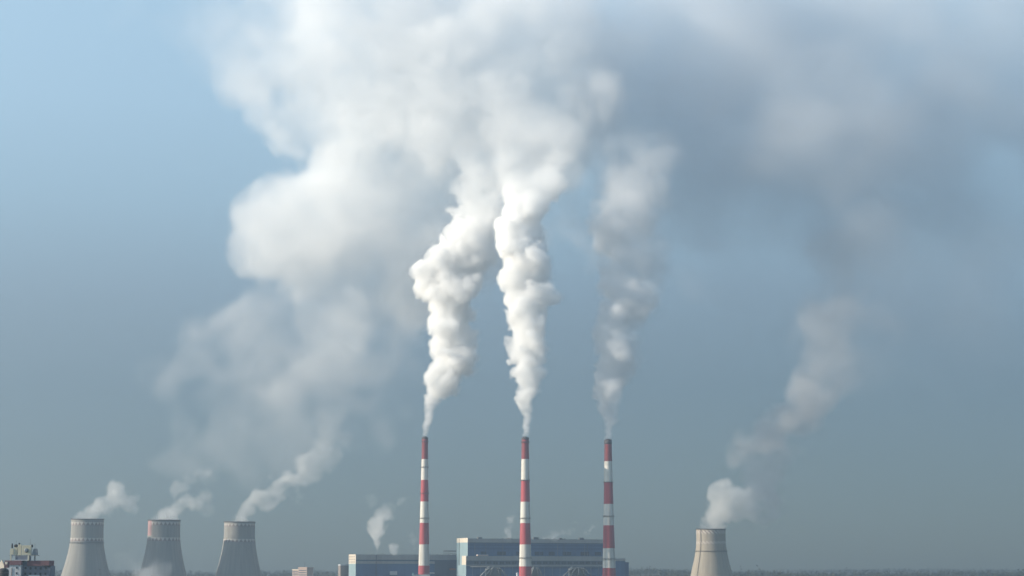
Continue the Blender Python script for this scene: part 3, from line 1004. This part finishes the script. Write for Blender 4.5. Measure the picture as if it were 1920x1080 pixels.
def surface_nets(f, iso):
    """Closed skin of the region f > iso: (vertices in voxel units, quads)."""
    f = np.pad(f, 1)
    ins = f > iso
    nx_, ny_, nz_ = f.shape
    acc = np.zeros((nx_ - 1, ny_ - 1, nz_ - 1, 3), np.float32)
    cnt = np.zeros((nx_ - 1, ny_ - 1, nz_ - 1), np.float32)
    cor = [(0, 0, 0), (1, 0, 0), (0, 1, 0), (1, 1, 0), (0, 0, 1), (1, 0, 1), (0, 1, 1), (1, 1, 1)]
    sl = lambda c: tuple(slice(c[i], f.shape[i] - 1 + c[i]) for i in range(3))
    for i in range(8):
        for ax in range(3):
            if cor[i][ax]: continue
            c2 = list(cor[i]); c2[ax] = 1
            A, B = f[sl(cor[i])], f[sl(c2)]
            x = ins[sl(cor[i])] != ins[sl(c2)]
            t = np.where(x, (iso - A) / np.where(np.abs(B - A) < 1e-9, 1, B - A), 0)
            for k in range(3):
                acc[..., k] += np.where(x, cor[i][k] + (t if k == ax else 0), 0)
            cnt += x
    act = cnt > 0
    ids = np.full(act.shape, -1, np.int64)
    ids[act] = np.arange(act.sum())
    pos = np.argwhere(act) + acc[act] / cnt[act][:, None] - 1
    quads = []
    for ax in range(3):
        o1, o2 = [(1, 2), (2, 0), (0, 1)][ax]
        a = [slice(1, -1)] * 3; a[ax] = slice(0, -1)
        b = [slice(1, -1)] * 3; b[ax] = slice(1, None)
        A, B = ins[tuple(a)], ins[tuple(b)]
        for mask, flip in ((A & ~B, False), (~A & B, True)):
            p = np.argwhere(mask)
            if not len(p): continue
            p[:, o1] += 1; p[:, o2] += 1
            e1 = np.zeros(3, int); e1[o1] = 1
            e2 = np.zeros(3, int); e2[o2] = 1
            q = np.stack([ids[tuple((p - d).T)] for d in (e1 + e2, e2, 0 * e1, e1)], 1)
            quads.append(q[:, ::-1] if flip else q)
    return pos, np.concatenate(quads)

def vapour_mat(name, color, density, g, film):
    """What fills a plume (a volume) and a mostly clear film added round it to give it a surface."""
    m = bpy.data.materials.new(name)
    m.use_nodes = True
    nt = m.node_tree
    nt.nodes.clear()
    o = nt.nodes.new('ShaderNodeOutputMaterial')
    p = nt.nodes.new('ShaderNodeVolumePrincipled')
    p.inputs['Color'].default_value = (*color, 1)
    p.inputs['Density'].default_value = density
    p.inputs['Anisotropy'].default_value = g
    nt.links.new(p.outputs[0], o.inputs['Volume'])
    s = bpy.data.materials.new(name + '_skin')  # nearly clear film added round the vapour so the plume has a surface
    s.use_nodes = True
    nt = s.node_tree
    nt.nodes.clear()
    o = nt.nodes.new('ShaderNodeOutputMaterial')
    tr = nt.nodes.new('ShaderNodeBsdfTransparent')
    tl = nt.nodes.new('ShaderNodeBsdfTranslucent')
    tl.inputs['Color'].default_value = (*color, 1)
    df = nt.nodes.new('ShaderNodeBsdfDiffuse')
    df.inputs['Color'].default_value = (*color, 1)
    both = nt.nodes.new('ShaderNodeMixShader')
    nt.links.new(df.outputs[0], both.inputs[1])
    nt.links.new(tl.outputs[0], both.inputs[2])
    mx = nt.nodes.new('ShaderNodeMixShader')
    n = noise_out(nt, 0.03, 4, 0.6)
    nt.links.new(MN(nt)('MULTIPLY', ramp(nt, n, 0.3, 0.75), film), mx.inputs[0])
    nt.links.new(tr.outputs[0], mx.inputs[1])
    nt.links.new(both.outputs[0], mx.inputs[2])
    nt.links.new(mx.outputs[0], o.inputs['Surface'])
    return m, s

def build_vapour(name, grid, den, mats, label, cat, group=None, iso=0.2, hull_step=2):
    """A plume as one thing: an added outer film (mesh) with the vapour inside (a voxel volume) as its part."""
    lo, vs = grid.lo, grid.vs
    # trim to what is not empty
    nzr = np.argwhere(den > 0.004)
    a, b = np.maximum(nzr.min(0) - 2, 0), nzr.max(0) + 3
    den = np.ascontiguousarray(den[a[0]:b[0], a[1]:b[1], a[2]:b[2]])
    den[den < 0.004] = 0
    lo = lo + a * vs
    s = hull_step
    c = [d // s * s for d in den.shape]
    small = den[:c[0], :c[1], :c[2]].reshape(c[0] // s, s, c[1] // s, s, c[2] // s, s).mean((1, 3, 5))
    for ax in range(3):
        k = np.pad(small, [(1, 1) if i == ax else (0, 0) for i in range(3)], mode='edge')
        small = 0.25 * np.take(k, range(0, small.shape[ax]), ax) + 0.5 * small + 0.25 * np.take(k, range(2, small.shape[ax] + 2), ax)
    pos, quads = surface_nets(small, iso)
    lab = np.arange(len(pos))                   # keep the one main body of the film
    while True:
        old = lab.copy()
        mn = lab[quads].min(1)
        for i in range(4):
            np.minimum.at(lab, quads[:, i], mn)
        lab = lab[lab]
        if (lab == old).all(): break
    main = np.bincount(lab).argmax()
    keep = lab == main
    new = np.cumsum(keep) - 1
    quads = new[quads[keep[quads[:, 0]]]]
    pos = pos[keep]
    pos = lo + (pos * s + (s - 1) / 2) * vs
    org = np.array([(lo[0] + lo[0] + vs * den.shape[0]) / 2, (lo[1] * 2 + vs * den.shape[1]) / 2, pos[:, 2].min()])
    me = bpy.data.meshes.new(name)
    me.from_pydata((pos - org).tolist(), [], quads.tolist())
    me.polygons.foreach_set('use_smooth', [True] * len(me.polygons))
    me.materials.append(mats[1])
    ob = bpy.data.objects.new(name, me)
    COL.objects.link(ob)
    ob.location = org
    tag(ob, label, cat, group)
    # voxels, carried by an in-memory float image that the volume's node tree reads back
    nx_, ny_, nz_ = den.shape
    n = den.size
    Wd = 2048
    H = (n + Wd - 1) // Wd
    px = np.zeros((Wd * H, 4), np.float32)
    px[:n, 0] = den.transpose(2, 1, 0).ravel()
    px[:, 3] = 1
    im = bpy.data.images.new(name + '_density', Wd, H, alpha=False, float_buffer=True)
    im.colorspace_settings.name = 'Non-Color'
    im.pixels.foreach_set(px.ravel())
    im.update()
    im.pack()
    g = bpy.data.node_groups.new(name + '_voxels', 'GeometryNodeTree')
    g.interface.new_socket('Geometry', in_out='OUTPUT', socket_type='NodeSocketGeometry')
    N, Lk = g.nodes.new, g.links.new
    out, vc = N('NodeGroupOutput'), N('GeometryNodeVolumeCube')
    lo2 = lo - org
    for nm, v in zip('XYZ', den.shape):
        vc.inputs['Resolution ' + nm].default_value = v
    vc.inputs['Min'].default_value = lo2
    vc.inputs['Max'].default_value = [lo2[i] + vs * (den.shape[i] - 1) for i in range(3)]
    posn, sep = N('GeometryNodeInputPosition'), N('ShaderNodeSeparateXYZ')
    Lk(posn.outputs[0], sep.inputs[0])
    m = MN(g)
    ids = [m('ROUND', m('DIVIDE', m('SUBTRACT', sep.outputs[i], float(lo2[i])), vs)) for i in range(3)]
    idx = m('ADD', ids[0], m('MULTIPLY', m('ADD', ids[1], m('MULTIPLY', ids[2], ny_)), nx_))
    row = m('FLOOR', m('DIVIDE', m('ADD', idx, .5), Wd))
    col = m('SUBTRACT', idx, m('MULTIPLY', row, Wd))
    cb = N('ShaderNodeCombineXYZ')
    Lk(m('DIVIDE', m('ADD', col, .5), Wd), cb.inputs[0])
    Lk(m('DIVIDE', m('ADD', row, .5), H), cb.inputs[1])
    it = N('GeometryNodeImageTexture')
    it.interpolation = 'Closest'
    it.inputs['Image'].default_value = im
    Lk(cb.outputs[0], it.inputs['Vector'])
    sx = N('ShaderNodeSeparateXYZ')
    Lk(it.outputs['Color'], sx.inputs[0])
    Lk(sx.outputs[0], vc.inputs['Density'])
    sm = N('GeometryNodeSetMaterial')
    sm.inputs['Material'].default_value = mats[0]
    Lk(vc.outputs[0], sm.inputs[0])
    Lk(sm.outputs[0], out.inputs[0])
    vd = bpy.data.volumes.new('vapour')
    vd.materials.append(mats[0])
    vo = bpy.data.objects.new('vapour', vd)
    COL.objects.link(vo)
    vo.parent = ob
    vo.modifiers.new('voxels', 'NODES').node_group = g
    return ob

def stack_plume(path, Y, drift, vs, seed, mats, label, streaks, soft, amp, thin, holes=0.0):
    """A chimney's smoke: path = (px, py, radius px) from the mouth up; billows are spheres on spheres on spheres."""
    rng = np.random.default_rng(seed)
    P = np.array(path, float)
    ytop = P[-1, 1]
    # resample the path
    s = np.concatenate([[0], np.cumsum(np.hypot(np.diff(P[:, 0]), np.diff(P[:, 1])))])
    puffs = []
    t = 0.0
    while t < s[-1]:
        px, py, r = (np.interp(t, s, P[:, i]) for i in range(3))
        h = (P[0, 1] - py) / (P[0, 1] - ytop)
        Yc = Y + drift * h ** 1.5
        k = mpp(Yc)
        rm = r * k
        n1 = 4 if rm > 12 else 3
        for _ in range(n1):
            a = rng.uniform(0, 2 * math.pi)
            q = rm * 0.50 * math.sqrt(rng.uniform(.2, 1))
            rr = rm * rng.uniform(.40, .70)
            c = np.array(at(px, py, Yc)) + np.array([q * math.cos(a), q * math.sin(a), rng.normal(0, rm * .12)])
            puffs.append((c, rr))
        t += max(r * 0.42, 1.6)
    kids = []
    for c, r in puffs:
        if r < 4: continue
        for _ in range(rng.integers(3, 10)):
            v = rng.normal(0, 1, 3); v /= np.linalg.norm(v)
            r2 = r * rng.uniform(.18, .6) 
            kids.append((c + v * (r * .92), r2))
    kids2 = []
    for c, r in kids:
        if r < 4.5: continue
        for _ in range(5):
            v = rng.normal(0, 1, 3); v /= np.linalg.norm(v)
            kids2.append((c + v * (r * .9), r * rng.uniform(.25, .42)))
    allp = puffs + kids + kids2
    lo, hi = box_of(allp, 8)
    G = Grid(lo, hi, vs)
    for c, r in allp:
        G.puff(c, r)
    for px0, py0, px1, py1, r in streaks:
        for q in np.linspace(0, 1, 40):
            G.puff(at(px0 + (px1 - px0) * q, py0 + (py1 - py0) * q, Y), r * mpp(Y) * (.8 + .6 * q))
    f = G.f
    zf = np.clip((G.lo[2] + np.arange(G.n[2]) * vs - at(0, P[0, 1], Y).z) / 330.0, 0, 1)[None, None, :]
    b_ = smooth(zf * 5)
    f = f * (1 - b_) + b_ * warp(f, 3.2 / vs, 16 / vs, rng)
    f = f + amp * (.25 + .75 * zf) * (fbm(G.n, 22 / vs, 4, rng, .62, True) + .42 * fbm(G.n, 8 / vs, 3, rng, .75))
    # the lee side, away from the sun and down wind, frays more than the windward one
    xs_ = (G.lo[0] + np.arange(G.n[0]) * vs)[:, None, None]
    zs_ = G.lo[2] + np.arange(G.n[2]) * vs
    ax_ = np.interp(zs_, [at(0, q[1], Y).z for q in path], [at(q[0], q[1], Y).x for q in path])[None, None, :]
    rad_ = np.interp(zs_, [at(0, q[1], Y).z for q in path], [q[2] * mpp(Y) for q in path])[None, None, :]
    lee = np.clip((xs_ - ax_) / rad_, -1, 1.3)
    sf = (soft[0] + (soft[1] - soft[0]) * zf) * (1 + .75 * lee) * (1 + .45 * np.tanh(fbm(G.n, 45 / vs, 2, rng)))
    sf = np.maximum(sf, 1.2)
    den = smooth(f / sf + .25)
    low = smooth((zf * 330.0) / 25.0) * .15 + .85        # the jets are thin just above the mouth
    den = den * low
    if holes:
        den = den * (1 - holes * zf * smooth(fbm(G.n, 40 / vs, 4, rng) * .5 + .3))
    zw = G.lo[2] + np.arange(G.n[2]) * vs        # the plume thins out where it spreads into the cloud
    fac = np.interp(zw, [at(0, q[0], Y + drift * max(0.0, (P[0, 1] - q[0]) / (P[0, 1] - ytop)) ** 1.5).z for q in thin], [q[1] for q in thin])
    fray = smooth(fbm(G.n, 38 / vs, 5, rng, .6) * .45 + .5)
    fac = fac[None, None, :]
    den = den * (fac * (1 - (1 - np.minimum(fac, 1)) * (1 - fray)))
    return build_vapour('smoke_plume', G, den.astype(np.float32), mats, label, 'smoke plume', 'smoke plumes of the striped chimneys', iso=.25, hull_step=2)

def cloud(name, puffs, vs, seed, mats, label, cat, group=None, cell=90.0, amp=.35, octs=5, t0=0.0, t1=0.5, wrp=(10.0, 60.0), zsq=1.0,
          ysq=.8, gain=.55, iso=.15, hull_step=3, bill=False, ydrift=0.0):
    """Drifting vapour: puffs = (px, py, Y, radius px, weight); noise eats into their union."""
    rng = np.random.default_rng(seed)
    items = [(np.array(at(px, py, Y)), r * mpp(Y), w) for px, py, Y, r, w in puffs]
    lo, hi = box_of([(c, r * 1.12) for c, r, w in items], 2 * vs + wrp[0] * .5)
    mid = np.mean([c[1] for c, r, w in items])
    G = Grid(lo, hi, vs)
    G.f[:] = -1.0
    for c, r, w in items:
        G.puff(c, r, 'n', (1, ysq, zsq), reach=1.6)
    g2 = Grid(lo, hi, vs)                       # how thick the vapour is in each place
    g2.f[:] = 0.0
    g2.k = np.full(g2.n, 1e-4, np.float32)
    for c, r, w in items:
        g2.puff(c, r, 'w', (1, ysq, zsq), w=w, reach=1.3)
    f = warp(G.f, wrp[0] / vs, wrp[1] / vs, rng) if wrp[0] else G.f
    f = f + amp * fbm(G.n, cell / vs, octs, rng, gain)
    if bill:
        f = f + .45 * amp * fbm(G.n, cell * .4 / vs, 3, rng, .6, True)
    wmax = max(w for *_, w in items)
    thick = np.clip(g2.f / g2.k, 0.0, wmax)
    den = smooth((f - t0) / (t1 - t0)) * thick
    edge = np.ones(G.n, np.float32)             # nothing may touch the sides of the grid
    for ax in range(3):
        t = np.arange(G.n[ax])
        e = smooth(np.minimum(t, G.n[ax] - 1 - t) / 4.0)
        sh = [1, 1, 1]; sh[ax] = -1
        edge = edge * e.reshape(sh)
    return build_vapour(name, G, (den * edge).astype(np.float32), mats, label, cat, group, iso=iso * wmax, hull_step=hull_step)

WHITE = (0.985, 0.985, 0.98)
MV_PLUME = vapour_mat('dense_smoke', (0.993, 0.992, 0.988), 0.105, 0.0, 0.08)
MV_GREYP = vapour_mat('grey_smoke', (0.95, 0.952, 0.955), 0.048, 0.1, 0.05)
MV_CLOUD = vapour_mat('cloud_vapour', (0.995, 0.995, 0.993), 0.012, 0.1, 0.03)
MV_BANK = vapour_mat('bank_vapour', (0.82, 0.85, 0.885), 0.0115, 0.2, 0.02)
MV_STEAM = vapour_mat('tower_steam', (0.97, 0.965, 0.95), 0.06, 0.1, 0.05)
MV_TRAIL = vapour_mat('brownish_steam', (0.88, 0.86, 0.85), 0.026, 0.1, 0.02)
MV_TOWER = vapour_mat('cooling_tower_steam', (0.95, 0.945, 0.93), 0.044, 0.1, 0.04)
MV_WISP = vapour_mat('thin_steam', (0.95, 0.95, 0.95), 0.015, 0.1, 0.02)

# the three chimneys' plumes
stack_plume([(797, 817, 5), (799, 800, 8), (802, 789, 10), (806, 756, 15), (813, 733, 22), (832, 701, 35), (846, 673, 49), (848, 650, 49), (853, 627, 43),
             (851, 608, 41), (840, 590, 38), (847, 567, 43), (843, 543, 60), (842, 525, 63), (846, 502, 52), (870, 479, 54), (882, 455, 48), (886, 432, 50), (888, 412, 50), (895, 385, 58), (905, 340, 72), (915, 290, 85), (925, 235, 95)],
            Y1, 150, 1.55, 11, MV_PLUME, 'white billowing smoke zigzagging up from the narrowest striped chimney',
            [(792.5, 820, 796, 800, 1.2), (796, 820, 799, 800, 1.2), (799, 820, 804, 797, 1.2)], (3.0, 8.0), 1.8,
            [(820, 1), (455, 1), (415, .55), (370, .22), (310, .08), (245, 0)])
stack_plume([(986, 815, 7), (986, 784, 10), (986, 756, 15), (988, 729, 20), (991, 710, 26), (994, 687, 28), (990, 664, 31), (992, 641, 37), (990, 618, 39),
             (987, 590, 41), (998, 562, 46), (997, 543, 48), (993, 516, 47), (984, 493, 42), (983, 465, 51), (983, 442, 52), (984, 419, 51), (993, 395, 46), (996, 368, 46), (1003, 335, 60), (1005, 290, 78), (1000, 240, 95), (990, 180, 110)],
            Y2, 200, 1.55, 22, MV_PLUME, 'brightest white cauliflower column of smoke above the middle striped chimney',
            [(981, 820, 981.5, 792, 1.3), (985, 820, 986, 792, 1.3), (990, 820, 991, 792, 1.3)], (3.0, 7.0), 1.3,
            [(820, 1), (400, 1), (370, .6), (330, .25), (270, .1), (190, 0)])
stack_plume([(1142, 820, 8), (1142, 793, 12), (1141, 766, 18), (1140, 738, 24), (1142, 710, 31), (1153, 692, 40), (1155, 664, 45), (1155, 645, 43), (1145, 622, 37),
             (1148, 604, 37), (1165, 590, 42), (1188, 571, 55), (1195, 543, 60), (1196, 520, 61), (1192, 493, 60), (1182, 455, 66), (1177, 410, 68), (1183, 368, 68), (1190, 330, 72), (1190, 280, 85), (1190, 230, 95)],
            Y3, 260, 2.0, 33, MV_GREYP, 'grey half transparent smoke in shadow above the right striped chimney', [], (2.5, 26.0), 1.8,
            [(820, 3.0), (740, 2.0), (640, 1.3), (540, 1), (420, .9), (370, .6), (330, .3), (280, .1), (235, 0)], holes=.25)

# the great white cloud the plumes feed
C0 = 3170
big = [(525, 440, C0 - 40, 95, 1), (500, 490, C0, 66, .9), (600, 420, C0, 120, 1), (560, 480, C0, 85, 1), (690, 430, C0, 150, 1), (650, 560, C0, 110, .5), (700, 600, C0, 110, .3),
       (600, 620, C0, 80, .28), (750, 510, C0, 135, .8), (830, 470, C0 + 30, 150, 1), (810, 400, C0, 140, 1), (690, 340, C0, 125, 1), (770, 300, C0, 160, 1), (680, 250, C0, 100, 1),
       (870, 330, C0, 150, 1), (640, 200, C0 + 20, 130, .9), (570, 150, C0 + 20, 120, .8), (500, 120, C0 + 30, 105, .5), (480, 60, C0 + 30, 110, .35), (720, 130, C0 + 20, 180, 1),
       (870, 150, C0 + 20, 190, 1), (620, 50, C0 + 20, 150, .6), (800, 50, C0 + 20, 170, .9), (1010, 200, C0, 170, .8), (980, 320, C0 - 30, 120, .9), (1060, 90, C0 + 30, 180, .5),
       (1070, 330, C0 - 40, 110, .6), (950, 40, C0 + 20, 170, .7), (390, 30, C0 + 40, 115, .10), (300, 20, C0 + 40, 95, .05), (1090, 420, C0 - 20, 90, .35), (930, 430, C0 + 20, 130, .8)]
cloud('steam_cloud', big, 5.0, 5, MV_CLOUD, 'huge bright white cloud spreading up and left from the chimney smoke', 'cloud', cell=80, amp=.17, octs=6, t0=.05, t1=.42, wrp=(18, 60), ysq=.85,
      gain=.56, iso=.22, hull_step=2, bill=True)
# the shaded grey bank drifting to the right
B0 = 3230
bank = [(1190, 110, B0 + 60, 190, .8), (1230, 250, B0 + 30, 180, .8), (1180, 380, B0, 120, .7), (1380, 110, B0 + 20, 230, .85), (1400, 280, B0, 200, .8), (1310, 385, B0, 105, .7),
        (1560, 110, B0, 230, .7), (1570, 310, B0 - 10, 180, .9), (1480, 385, B0, 110, .7), (1620, 420, B0, 125, .9), (1560, 455, B0, 80, .7), (1740, 280, B0, 200, .75), (1800, 410, B0, 130, .55), (1930, 60, B0, 190, .4), (1940, 240, B0, 170, .45),
        (1850, 170, B0, 200, .5), (1760, 40, B0, 200, .3), (1960, 330, B0, 150, .45), (1550, 20, B0, 200, .4), (1330, 20, B0, 200, .45), (1280, 520, B0 - 60, 50, .25),
        (1420, 500, B0, 150, .10), (1700, 540, B0, 190, .16), (1860, 470, B0, 170, .25), (1560, 590, B0, 160, .14), (1850, 620, B0, 170, .10)]
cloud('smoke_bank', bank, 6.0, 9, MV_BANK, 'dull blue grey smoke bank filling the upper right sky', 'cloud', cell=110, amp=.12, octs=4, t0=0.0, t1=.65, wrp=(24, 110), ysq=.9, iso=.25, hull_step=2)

# cooling tower steam
def pf(Y, *pts):
    return [(x, y, Y, r, w) for x, y, r, w in pts]
TG = 'steam plumes of the cooling towers'
cloud('steam_plume', pf(2760, (144, 976, 10, .8), (156, 973, 14, 1), (170, 971, 17, 1), (182, 974, 12, .8), (176, 962, 18, 1), (190, 953, 18, 1), (205, 943, 19, 1), (218, 930, 21, 1), (225, 915, 19, 1), (238, 932, 20, .7), (242, 950, 16, .4), (215, 955, 16, .5)),
      1.8, 41, MV_TOWER, 'short curling puff of steam on the farthest left cooling tower', 'steam plume', TG, cell=16, amp=.15, wrp=(3.5, 14), t0=.05, t1=.5, hull_step=2, bill=True)
cloud('steam_plume', pf(2800, (288, 978, 10, .8), (300, 974, 14, .9), (315, 972, 16, .9), (327, 976, 11, .8), (320, 961, 18, .9), (336, 952, 18, .8), (352, 946, 18, .7), (370, 943, 16, .5), (385, 930, 16, .3), (333, 920, 17, .3), (348, 905, 14, .25), (385, 895, 22, .3), (400, 875, 22, .25), (390, 955, 14, .2)),
      1.8, 43, MV_TOWER, 'torn faint steam leaning right from the cooling tower with the reddish patch', 'steam plume', TG, cell=18, amp=.2, wrp=(3, 16), t0=.03, t1=.6, hull_step=2, bill=True)
cloud('steam_plume', pf(2850, (432, 981, 10, .8), (444, 977, 14, 1), (457, 975, 15, 1), (467, 979, 10, .8), (460, 963, 18, 1), (475, 950, 19, 1), (495, 935, 23, 1), (520, 915, 25, .9), (548, 898, 27, .8), (572, 882, 28, .7), (592, 868, 28, .45), (612, 848, 30, .25), (628, 815, 34, .16), (615, 780, 36, .10), (560, 925, 18, .4)),
      1.9, 44, MV_TOWER, 'long slanting steam plume leaning right from the tower nearest the blue hall', 'steam plume', TG, cell=22, amp=.17, wrp=(5, 18), t0=.05, t1=.55, hull_step=2, bill=True)
cloud('steam_plume', pf(2900, (1322, 993, 11, .9), (1334, 990, 15, 1), (1347, 992, 11, .9), (1336, 978, 19, 1), (1346, 963, 24, 1), (1356, 946, 29, 1), (1368, 932, 31, 1), (1388, 936, 30, 1), (1402, 950, 22, .9), (1407, 966, 17, .8), (1384, 962, 20, .8), (1350, 925, 20, 1)),
      1.6, 47, MV_TOWER, 'round white puff of steam curling over the lone right cooling tower', 'steam plume', TG, cell=18, amp=.13, wrp=(3, 14), t0=.05, t1=.4, hull_step=2, bill=True)
trail = [(1420, 966, 24, .8), (1436, 942, 33, .9), (1450, 910, 40, .9), (1446, 878, 46, .85), (1422, 900, 34, .6), (1400, 850, 36, .7), (1425, 830, 44, .9), (1462, 800, 46, .9), (1495, 760, 52, .8), (1515, 720, 56, .65),
         (1538, 680, 66, .34), (1555, 620, 76, .24), (1562, 560, 80, .26), (1570, 510, 86, .2), (1585, 460, 90, .12), (1640, 610, 64, .16), (1480, 850, 44, .3), (1600, 680, 50, .14)]
cloud('steam_cloud', [(x, y, 2930 + (960 - y) * .55, r, w) for x, y, r, w in trail],
      4.0, 51, MV_TRAIL, 'thin brownish steam trail climbing from the lone right cooling tower to the grey bank', 'cloud', None, cell=46, amp=.17, wrp=(12, 40), t0=.03, t1=.6, hull_step=2, iso=.14, gain=.6)
cloud('steam_cloud', pf(2980, (405, 585, 62, .72), (450, 605, 60, .72), (365, 625, 55, .5), (480, 570, 50, .4), (480, 655, 55, .6), (420, 690, 70, .5), (520, 715, 72, .6), (470, 730, 66, .5), (585, 690, 75, .5), (650, 660, 100, .45), (730, 670, 95, .32), (515, 755, 58, .6), (455, 790, 58, .5), (600, 740, 95, .32), (350, 730, 90, .24), (560, 800, 85, .24), (690, 760, 90, .2), (450, 860, 80, .2), (330, 860, 60, .2), (620, 840, 60, .16),
                        (440, 825, 42, .45), (385, 825, 48, .3), (290, 855, 40, .2), (330, 840, 40, .18), (660, 750, 50, .25), (330, 800, 40, .15), (560, 640, 70, .45), (530, 590, 50, .3), (700, 780, 50, .15)),
      5.0, 53, MV_WISP, 'soft torn steam cloud hanging over the three left cooling towers', 'cloud', None, cell=60, amp=.18, wrp=(16, 50), t0=.02, t1=.7, hull_step=2, iso=.2, gain=.6)
cloud('steam_cloud', pf(2640, (262, 1078, 26, 1.3), (285, 1072, 24, 1.1), (300, 1062, 20, .6), (250, 1058, 24, .5), (235, 1045, 22, .35), (225, 1070, 22, .5), (275, 1045, 22, .3), (310, 1045, 14, .2), (250, 1095, 28, 1), (285, 1095, 26, 1)),
      2.2, 57, MV_WISP, 'low drifting steam in front of the foot of the patched cooling tower', 'cloud', None, cell=26, amp=.22, wrp=(6, 20), t0=.05, t1=.7, hull_step=2)

# little vents of steam on the plant roofs
RG = 'steam puffs on the plant roofs'
cloud('steam_puff', pf(2975, (704, 1037, 4, .9), (704, 1030, 5, 1), (704, 1020, 9, 1), (700, 1008, 14, 1), (705, 994, 18, 1), (692, 1000, 13, .8), (714, 978, 17, .8), (722, 965, 17, .5), (735, 950, 16, .3), (755, 940, 14, .18), (695, 938, 14, .15)),
      1.6, 61, MV_STEAM, 'tallest roof steam, a ragged column above the left part of the low hall', 'steam puff', RG, cell=13, amp=.17, wrp=(3, 12), t0=.05, t1=.5, hull_step=2, bill=True)
cloud('steam_puff', pf(2975, (739, 1036, 8, 1), (737, 1028, 9, 1), (744, 1030, 8, .8)), 1.5, 63, MV_STEAM, 'small round steam puff on the low hall roof, left of the narrow chimney', 'steam puff', RG, cell=8, amp=.18, wrp=(2, 8), t1=.4, hull_step=2)
cloud('steam_puff', pf(2985, (781, 1028, 6, .3), (776, 1015, 8, .3), (771, 1003, 9, .22)), 1.8, 64, MV_STEAM, 'very faint steam wisp touching the narrow chimney from the left', 'steam puff', RG, cell=10, amp=.2, wrp=(3, 8), t1=.5, hull_step=2)
cloud('steam_puff', pf(2975, (950, 1003, 8, .8), (947, 995, 9, .7), (952, 988, 7, .4), (958, 978, 9, .6), (962, 972, 9, .5)), 1.6, 65, MV_STEAM, 'double steam puff on the tall hall roof, left of the middle chimney', 'steam puff', RG, cell=9, amp=.22, wrp=(3, 8), t1=.45, hull_step=2)
cloud('steam_puff', pf(3010, (1026, 1008, 8, .6), (1040, 1004, 10, .7), (1052, 1001, 9, .5), (1064, 996, 9, .35), (1075, 988, 10, .25)), 1.8, 67, MV_STEAM, 'low spread of steam on the tall hall roof, right of the middle chimney', 'steam puff', RG, cell=9, amp=.26, wrp=(3, 8), t1=.55, hull_step=2)
cloud('steam_puff', pf(3030, (1098, 1003, 4, .5), (1101, 997, 5, .55), (1105, 990, 7, .55), (1111, 985, 7, .4)), 1.6, 69, MV_STEAM, 'slanted steam wisp on the tall hall roof, close left of the right chimney', 'steam puff', RG, cell=9, amp=.22, wrp=(3, 8), t1=.5, hull_step=2)

# ------------------------------------------------------------------ the air
bpy.context.view_layer.update()
top = max((ob.matrix_world @ Vector(c)).z for ob in COL.objects if ob.type in ('MESH', 'VOLUME')
          for c in ob.evaluated_get(bpy.context.evaluated_depsgraph_get()).bound_box)
print('highest thing', top)
HX, HY0, HY1, HZ0, HZ1 = 4000.0, -400.0, 9600.0, -2.0, top + 6.0
bm = bmesh.new()
add_box(bm, (-HX, HY0, HZ0), (HX, HY1, HZ1))
hm = bpy.data.materials.new('smoggy_air')
hm.use_nodes = True
nt = hm.node_tree
nt.nodes.clear()
o = nt.nodes.new('ShaderNodeOutputMaterial')
p = nt.nodes.new('ShaderNodeVolumePrincipled')
p.inputs['Color'].default_value = (*HAZE_COLOR, 1)
p.inputs['Density'].default_value = HAZE_DENSITY
p.inputs['Anisotropy'].default_value = HAZE_G
nt.links.new(p.outputs[0], o.inputs['Volume'])
tag(mesh_obj('haze', bm, hm), 'thin blue grey haze over the whole plain', 'haze', kind='stuff')
